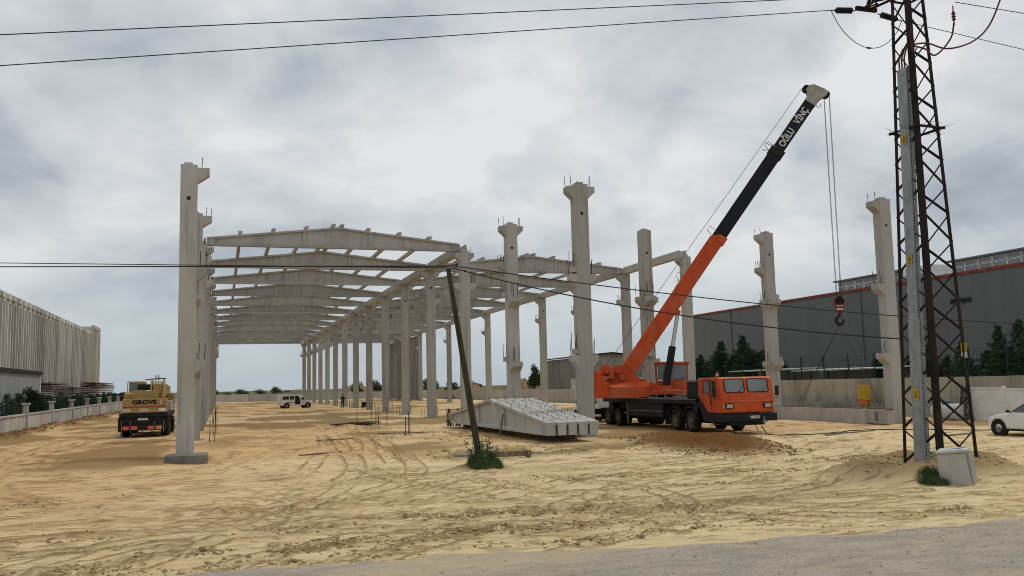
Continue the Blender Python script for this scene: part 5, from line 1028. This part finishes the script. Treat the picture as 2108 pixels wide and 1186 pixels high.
# ------------------------------------------------------------------ wooden pole with weeds
pb = Vector((8.1, 28.95, -.05)); pt = Vector((7.12, 28.98, 6.5))
t = thing('wooden_pole', pb, 'leaning dark wooden utility pole standing in a tuft of weeds', 'utility pole')
MB().tube([(0, 0, -.5)]+[(pt-pb)*u for u in (.0, .2, .4, .6, .8, 1.)], [.118, .115, .108, .10, .092, .085, .078], 12).build('shaft', 'wood_pole', t, smooth=True)
o = MB().bar((pt-pb)*.985+Vector((-.1, -.1, 0)), (pt-pb)*.985+Vector((.32, -.1, .02)), .05, .06).build('bracket', 'steel_grey', t); MB().cyl((pt-pb)*.985+Vector((.26, -.1, .03)), (pt-pb)*.985+Vector((.26, -.1, .15)), .035, n=8).build('insulator', 'black_metal', t)
def tuft(name, c, rad, h, n, m, label, seed, lean=.35, leaf=.012, stems=0):
    rs = random.Random(seed); t = thing(name, c, label, 'weeds'); b = MB()
    for i in range(n):
        a = rs.random()*6.3; r = rad*rs.random()**.6; x, y = r*math.cos(a), r*math.sin(a); hh = h*rs.uniform(.35, 1)*(1-.5*r/rad); la = rs.gauss(0, lean)*hh; lb = rs.gauss(0, lean)*hh; w_ = leaf*rs.uniform(.6, 1.4); z0 = gtop(c[0]+x, c[1]+y)-c[2]-.03
        d = Vector((math.cos(a+1.6), math.sin(a+1.6), 0))*w_; p0 = Vector((x, y, z0)); p1 = p0+Vector((la*.35, lb*.35, hh*.6)); p2 = p0+Vector((la, lb, hh))
        b.add([p0-d, p0+d, p1+d*.8, p1-d*.8, p2], [(0, 1, 2, 3), (3, 2, 4)])
    kind(b.build('blades', m, t), 'stuff')
    for i in range(stems):
        a = rs.random()*6.3; r = rad*.8*rs.random()**.6; x, y = r*math.cos(a), r*math.sin(a); hh = h*rs.uniform(.7, 1.55); z0 = gtop(c[0]+x, c[1]+y)-c[2]-.03; p2 = Vector((x+rs.gauss(0, .12), y+rs.gauss(0, .1), z0+hh)); s = MB().tube([(x, y, z0), ((x+p2.x)/2+rs.gauss(0, .03), (y+p2.y)/2, z0+hh*.5), p2], .006, 4)
        for k in range(rs.randint(9, 18)):
            u = rs.uniform(.2, 1); q = Vector((x, y, z0)).lerp(p2, u); d = Vector((rs.gauss(0, 1), rs.gauss(0, 1), rs.gauss(.3, .5))).normalized(); l = rs.uniform(.05, .12); sd_ = d.orthogonal().normalized()*l*.28
            s.add([q, q+d*l*.5+sd_, q+d*l, q+d*l*.5-sd_], [(0, 1, 2, 3)])
        s.build('weed_stem', m, t)
tuft('weed_tuft', (8.2, 28.7, gtop(8.2, 28.7)), .62, .62, 1500, 'weed', 'dark green weeds growing round the foot of the wooden pole', 3, .3, .014, 34)
tuft('grass_tuft', (17.05, 18.75, gtop(17.05, 18.75)), .42, .42, 1100, 'weed', 'short green grass at the foot of the pylon cable duct', 5, .25, .007, 0)

# ------------------------------------------------------------------ lattice pylon
PC = Vector((19.12, 20.7)); near_ = Vector((-.66, -.751)); PD = [near_, Vector((-near_.y, near_.x)), -near_, Vector((near_.y, -near_.x))]
z0 = -.35
hd = lambda zz: .95-.0375*zz
def leg(k, zz): p = PC+PD[k]*hd(zz); return Vector((p.x, p.y, zz))
t = thing('lattice_pylon', (PC.x, PC.y, 0), 'rusty steel lattice power pylon with danger plates, standing in a sand heap', 'pylon'); TM = Matrix.Translation((-PC.x, -PC.y, 0)); ZT = 16.6
for k in range(4):
    i0 = (PD[(k+1) % 4]-PD[k]).normalized(); i1 = (PD[(k-1) % 4]-PD[k]).normalized(); b = MB(TM); w_ = .055 if k != 0 else .06
    for d in (i0, i1):
        d3 = Vector((d.x, d.y, 0)); q = Vector((-d.y, d.x, 0))*.006; a, c = leg(k, z0), leg(k, ZT)
        b.add([a-q, a+q, a+q+d3*w_*2, a-q+d3*w_*2, c-q, c+q, c+q+d3*w_*2, c-q+d3*w_*2], [(3,2,1,0),(4,5,6,7),(0,1,5,4),(1,2,6,5),(2,3,7,6),(3,0,4,7)])
    b.build('leg', 'rust_steel', t)
zz = .05; lev = [zz]
while zz < 15.6: zz += .62*hd(zz)+.36; lev.append(zz)
for k in range(4):
    for i in range(len(lev)-1):
        p, q = (k, (k+1) % 4) if i % 2 == 0 else ((k+1) % 4, k)
        a, c = leg(p, lev[i]), leg(q, lev[i+1]); n_ = Vector((a.y-c.y, c.x-a.x, 0)).normalized(); w_ = .075 if (i+k) % 2 else .04
        MB(TM).bar(a, c, .012, w_, n_.cross(c-a)).build('brace', 'rust_steel', t)
def L3(k, zz): return leg(k, zz)
for zz in (lev[-3], 13.55, lev[-1]):
    for k in range(4): MB(TM).bar(leg(k, zz), leg((k+1) % 4, zz), .05, .05).build('horizontal', 'rust_steel', t)
# anti-climb collar
random.seed(12); ZC = 9.55
for k in range(4):
    a, c = leg(k, ZC), leg((k+1) % 4, ZC); d = (c-a).normalized(); n_ = Vector((d.y, -d.x, 0)); o = MB(TM).bar(a-d*.14+n_*.06, c+d*.14+n_*.06, .05, .06).build('collar_bar', 'rust_steel', t); b = MB(TM)
    for i in range(9): p = a.lerp(c, i/8)+n_*.08; b.cyl(p, p+n_*random.uniform(.2, .38)+Vector((random.uniform(-.15, .15), random.uniform(-.15, .15), random.uniform(-.15, .12))), .007, .002, 4)
    kind(b.build('barbs', 'rust_steel', o), 'stuff')
# cross arm reaching away and towards the camera
for sgn, nm in ((1, 'far'), (-1, 'near')):
    tipp = Vector((PC.x, PC.y+sgn*1.75, 13.95)); zb, zt_ = 13.6, 15.4
    ks = [k for k in range(4)]; ks = sorted(ks, key=lambda k: -sgn*PD[k].y)[:2]
    for k in ks:
        MB(TM).bar(leg(k, 13.9), tipp+Vector((.12*(1 if PD[k].x > 0 else -1), 0, 0)), .06, .06).build('arm_chord', 'rust_steel', t); MB(TM).bar(leg(k, 15.8), tipp, .05, .05).build('arm_stay', 'rust_steel', t)
        for u in (.25, .5, .75): MB(TM).bar(leg(k, 14.0).lerp(tipp, u), leg(k, 15.8).lerp(tipp, max(u-.2, 0)), .035, .035).build('arm_lattice', 'rust_steel', t)
    for u in (.2, .45, .7): MB(TM).bar(leg(ks[0], 14.0).lerp(tipp, u), leg(ks[1], 14.0).lerp(tipp, min(u+.2, 1)), .04, .04).build('arm_lattice', 'rust_steel', t)
    MB(TM).box(PC.x-.38, PC.x+.38, tipp.y-.05, tipp.y+.05, tipp.z-.06, tipp.z+.06).build('arm_tip_bar', 'rust_steel', t)
# insulator strings at the far arm tip
def insulator(p, d, n, r, m='plastic_dark'):
    d = Vector(d).normalized(); p = Vector(p); b = MB(TM).cyl(p, p+d*(.16*2+.085*n), .018, n=6)
    for i in range(n): q = p+d*(.16+.085*i); b.cyl(q, q+d*.03, r, r*.8, 14).cyl(q+d*.03, q+d*.085, r*.55, r*.45, 10)
    b.build('insulator', m, t); return p+d*(.32+.085*n)
tipf = Vector((PC.x, PC.y+1.75, 13.88)); 
wl_end = insulator(tipf+Vector((-.42, 0, -.02)), (-1, -.02, -.10), 7, .10); wr_end = insulator(tipf+Vector((.42, 0, -.03)), (1, -.02, -.16), 7, .10)
jp = [wl_end+(wr_end-wl_end)*u+Vector((0, 0, -1.05*(1-(2*u-1)**2)**.8)) for u in np.linspace(0, 1, 15)]
MB(TM).tube(jp, .012, 5).cyl(jp[7]-Vector((.07, 0, 0)), jp[7]+Vector((.07, 0, 0)), .03, n=8).build('jumper_wire', 'wire', t)
# galvanised cable duct with danger plates on the left face
dl = lambda zz: leg(3, zz).lerp(leg(0, zz), .44)+Vector((-.06, -.10, 0))
d_ = (leg(0, 2)-leg(3, 2)); d_.z = 0; d_.normalize(); nrm = Vector((d_.y, -d_.x, 0)); nrm = nrm if nrm.dot(Vector((-.66, -.75, 0))) > 0 else -nrm
segs = [(-.5, 4.1), (4.1, 11.35)]
for i, (za, zb) in enumerate(segs):
    w_ = .19 if i == 0 else .165; a, c = dl(za), dl(zb); b = MB(TM); vs = []
    for p in (a, c):
        for s_, n_ in ((-1, .04), (1, .04), (1, -.16), (-1, -.16)): vs.append(p+d_*s_*w_+nrm*n_)
    b.add(vs, [(0, 1, 5, 4), (1, 2, 6, 5), (2, 3, 7, 6), (3, 0, 4, 7), (3, 2, 1, 0), (4, 5, 6, 7)]).build('cable_duct', 'galvanised', t, bevel=.006)
b = MB(TM)
for k in range(130): zz = .3+k*.085; p = dl(zz)+d_*(.172 if zz > 4.1 else .196)+nrm*-.02; b.box(p.x-.008, p.x+.008, p.y-.008, p.y+.008, p.z, p.z+.045)
kind(b.build('duct_perforation', 'black_print', t), 'stuff')
def danger(p, w=.17, h=.30, white=False):
    M_ = TM @ frame(p, d_, (0, 0, 1))
    o = MB(M_).prism(rrect(w, h, .03), 'z', 0, .006).build('danger_plate', 'yellow_paint', t)
    b = MB(M_); tri = [(-.058, .0), (.058, .0), (0, .105)]; tr2 = [(-.040, .011), (.040, .011), (0, .083)]
    for i in range(3): j = (i+1) % 3; b.add([(tri[i][0], tri[i][1], .008), (tri[j][0], tri[j][1], .008), (tr2[j][0], tr2[j][1], .008), (tr2[i][0], tr2[i][1], .008)], [(0, 1, 2, 3)])
    b.add([(.006, .07, .008), (-.012, .035, .008), (0, .038, .008), (-.006, .014, .008), (.013, .045, .008), (.002, .043, .008)], [(0, 1, 2, 3, 4, 5)])
    for q in range(3): b.add([(-.05, -.035-.035*q, .008), (.05-.015*(q % 2), -.035-.035*q, .008), (.05-.015*(q % 2), -.02-.035*q, .008), (-.05, -.02-.035*q, .008)], [(0, 1, 2, 3)])
    b.build('warning_symbol', 'black_print', o)
    if white: MB(M_).prism([(-w/2, -h/2-.16), (w/2, -h/2-.16), (w/2, -h/2-.01), (-w/2, -h/2-.01)], 'z', 0, .005).build('number_tag', 'white_paint', t)
for zz in (9.25, 5.75, 1.98): danger(dl(zz)+nrm*.052, .17 if zz > 4 else .19, .30 if zz > 4 else .34)
p = leg(1, 3.25)+nrm*.05; danger(p, .2, .26, True)
# power cables leaving the duct
dt = dl(11.3)
for k, off in enumerate((-.1, 0, .1)):
    p = dt+d_*off; MB(TM).tube([p-Vector((0, 0, .3)), p+Vector((.02, .02, .35)), p+d_*(.14-off*.3)+Vector((.05, .05, .62)), p+d_*.3+Vector((.12, .10, .70))], .024, 7).build('power_cable', 'cable_red', t)
cen = dt+d_*.3+Vector((.12, .10, .70))
def bez(P, n=18): return [tuple(c) for c in catmull(P, n)]
nt = Vector((PC.x, PC.y-1.75, 13.9))
MB(TM).tube(bez([cen, cen+Vector((.25, -.3, -.2)), (18.75, 19.4, 11.32), (19.22, 19.3, 11.8), (19.39, 19.3, 12.3)], 8), .024, 7).build('power_cable', 'cable_red', t)
MB(TM).tube(bez([cen, cen+Vector((.3, -.35, -.05)), (19.1, 19.3, 11.5), (20.0, 19.3, 11.8), (20.65, 19.3, 12.35), (21.2, 19.3, 13.3)], 8), .024, 7).build('power_cable', 'cable_red', t)
MB(TM).tube(bez([cen, cen+Vector((.12, -.15, -.1)), (18.32, 19.75, 11.5), (18.3, 19.75, 11.75)], 8), .024, 7).build('power_cable', 'cable_red', t)
for p in ((19.39, 19.3, 12.2), (18.3, 19.75, 11.7)): insulator(p, (0, .01, 1), 3, .06, 'cable_red')
# conductors
def wire(name, P, r, label, sag=0.):
    t_ = thing(name, P[0], label, 'power line', 'overhead lines'); P = [Vector(p) for p in P]; out = []
    for i in range(len(P)-1):
        for u in np.linspace(0, 1, 20, endpoint=(i == len(P)-2)): out.append(P[i].lerp(P[i+1], u)+Vector((0, 0, -sag*4*u*(1-u))))
    MB(Matrix.Translation(-P[0])).tube(out, r, 5).build('conductor', 'wire', t_)
wire('overhead_line', [wl_end, (-4.92, 22.6, 10.04), (-45, 22.6, 10.5)], .013, 'lower of the two long overhead lines crossing the upper sky')
wire('overhead_line', [(PC.x, 21.5, 14.0), (-4.7, 21.5, 10.37), (-45, 21.5, 11.5)], .013, 'upper of the two long overhead lines crossing the upper sky')
wire('overhead_line', [wr_end, (25.57, 22.6, 13.31), (60, 22.6, 14.2)], .012, 'thin overhead line running right from behind the pylon')
wire('overhead_line', [(19.42, 19.25, 12.86), (21.84, 19.2, 12.77), (60, 19, 14)], .012, 'thin overhead line at the top right corner')
hd_ = (pt-pb)*.985+pb
wire('service_line', [(-40, 41, 8.6), (-8.0, 38, 7.36), tuple(hd_+Vector((.2, -.1, .06)))], .022, 'lower black service cable from the left edge to the wooden pole')
wire('service_line', [(-40, 41.5, 8.9), (-8.0, 38.4, 7.56), tuple(hd_+Vector((.0, .08, .02)))], .016, 'upper black service cable from the left edge to the wooden pole')
wire('service_line', [tuple(hd_+Vector((.2, -.1, .06))), (32.6, 30, 4.58), (60, 29, 5.4)], .02, 'upper black service cable from the wooden pole to the right edge', .25)
wire('service_line', [tuple(hd_+Vector((.1, -.1, .0))), tuple(leg(3, 3.55))], .02, 'lower black service cable from the wooden pole to the pylon', .35)
# concrete block leaning beside the pylon
t = thing('concrete_block', (17.72, 18.6, gtop(17.72, 18.6)-.12), 'tilted concrete block with a blue-marked white lid beside the pylon', 'concrete block', None, R(-52))
BK = Matrix.Rotation(R(-5), 4, 'Y') @ Matrix.Rotation(R(2), 4, 'X')
MB(BK).add([(-.40,-.42,-.3),(.34,-.42,-.3),(.34,.42,-.3),(-.40,.42,-.3),(-.36,-.38,.82),(.30,-.38,.82),(.30,.38,.82),(-.36,.38,.82)], [(3,2,1,0),(4,5,6,7),(0,1,5,4),(1,2,6,5),(2,3,7,6),(3,0,4,7)]).build('block_body', 'concrete', t, bevel=.03)
RB(.30, .38, -.30, .30, .0, .76, BK).build('side_rib', 'concrete', t, bevel=.02); RB(-.38, .36, -.41, .41, .824, .90, BK).build('lid', 'off_white', t, bevel=.02)
random.seed(2)
for k in range(5): x, y = random.uniform(-.15, .2), random.uniform(-.25, .2); MB(BK).prism([(x-.09, y-.02), (x+.1, y-.03), (x+.12, y+.02), (x-.07, y+.04)], 'z', .901, .904).build('paint_mark', 'blue_paint', t)
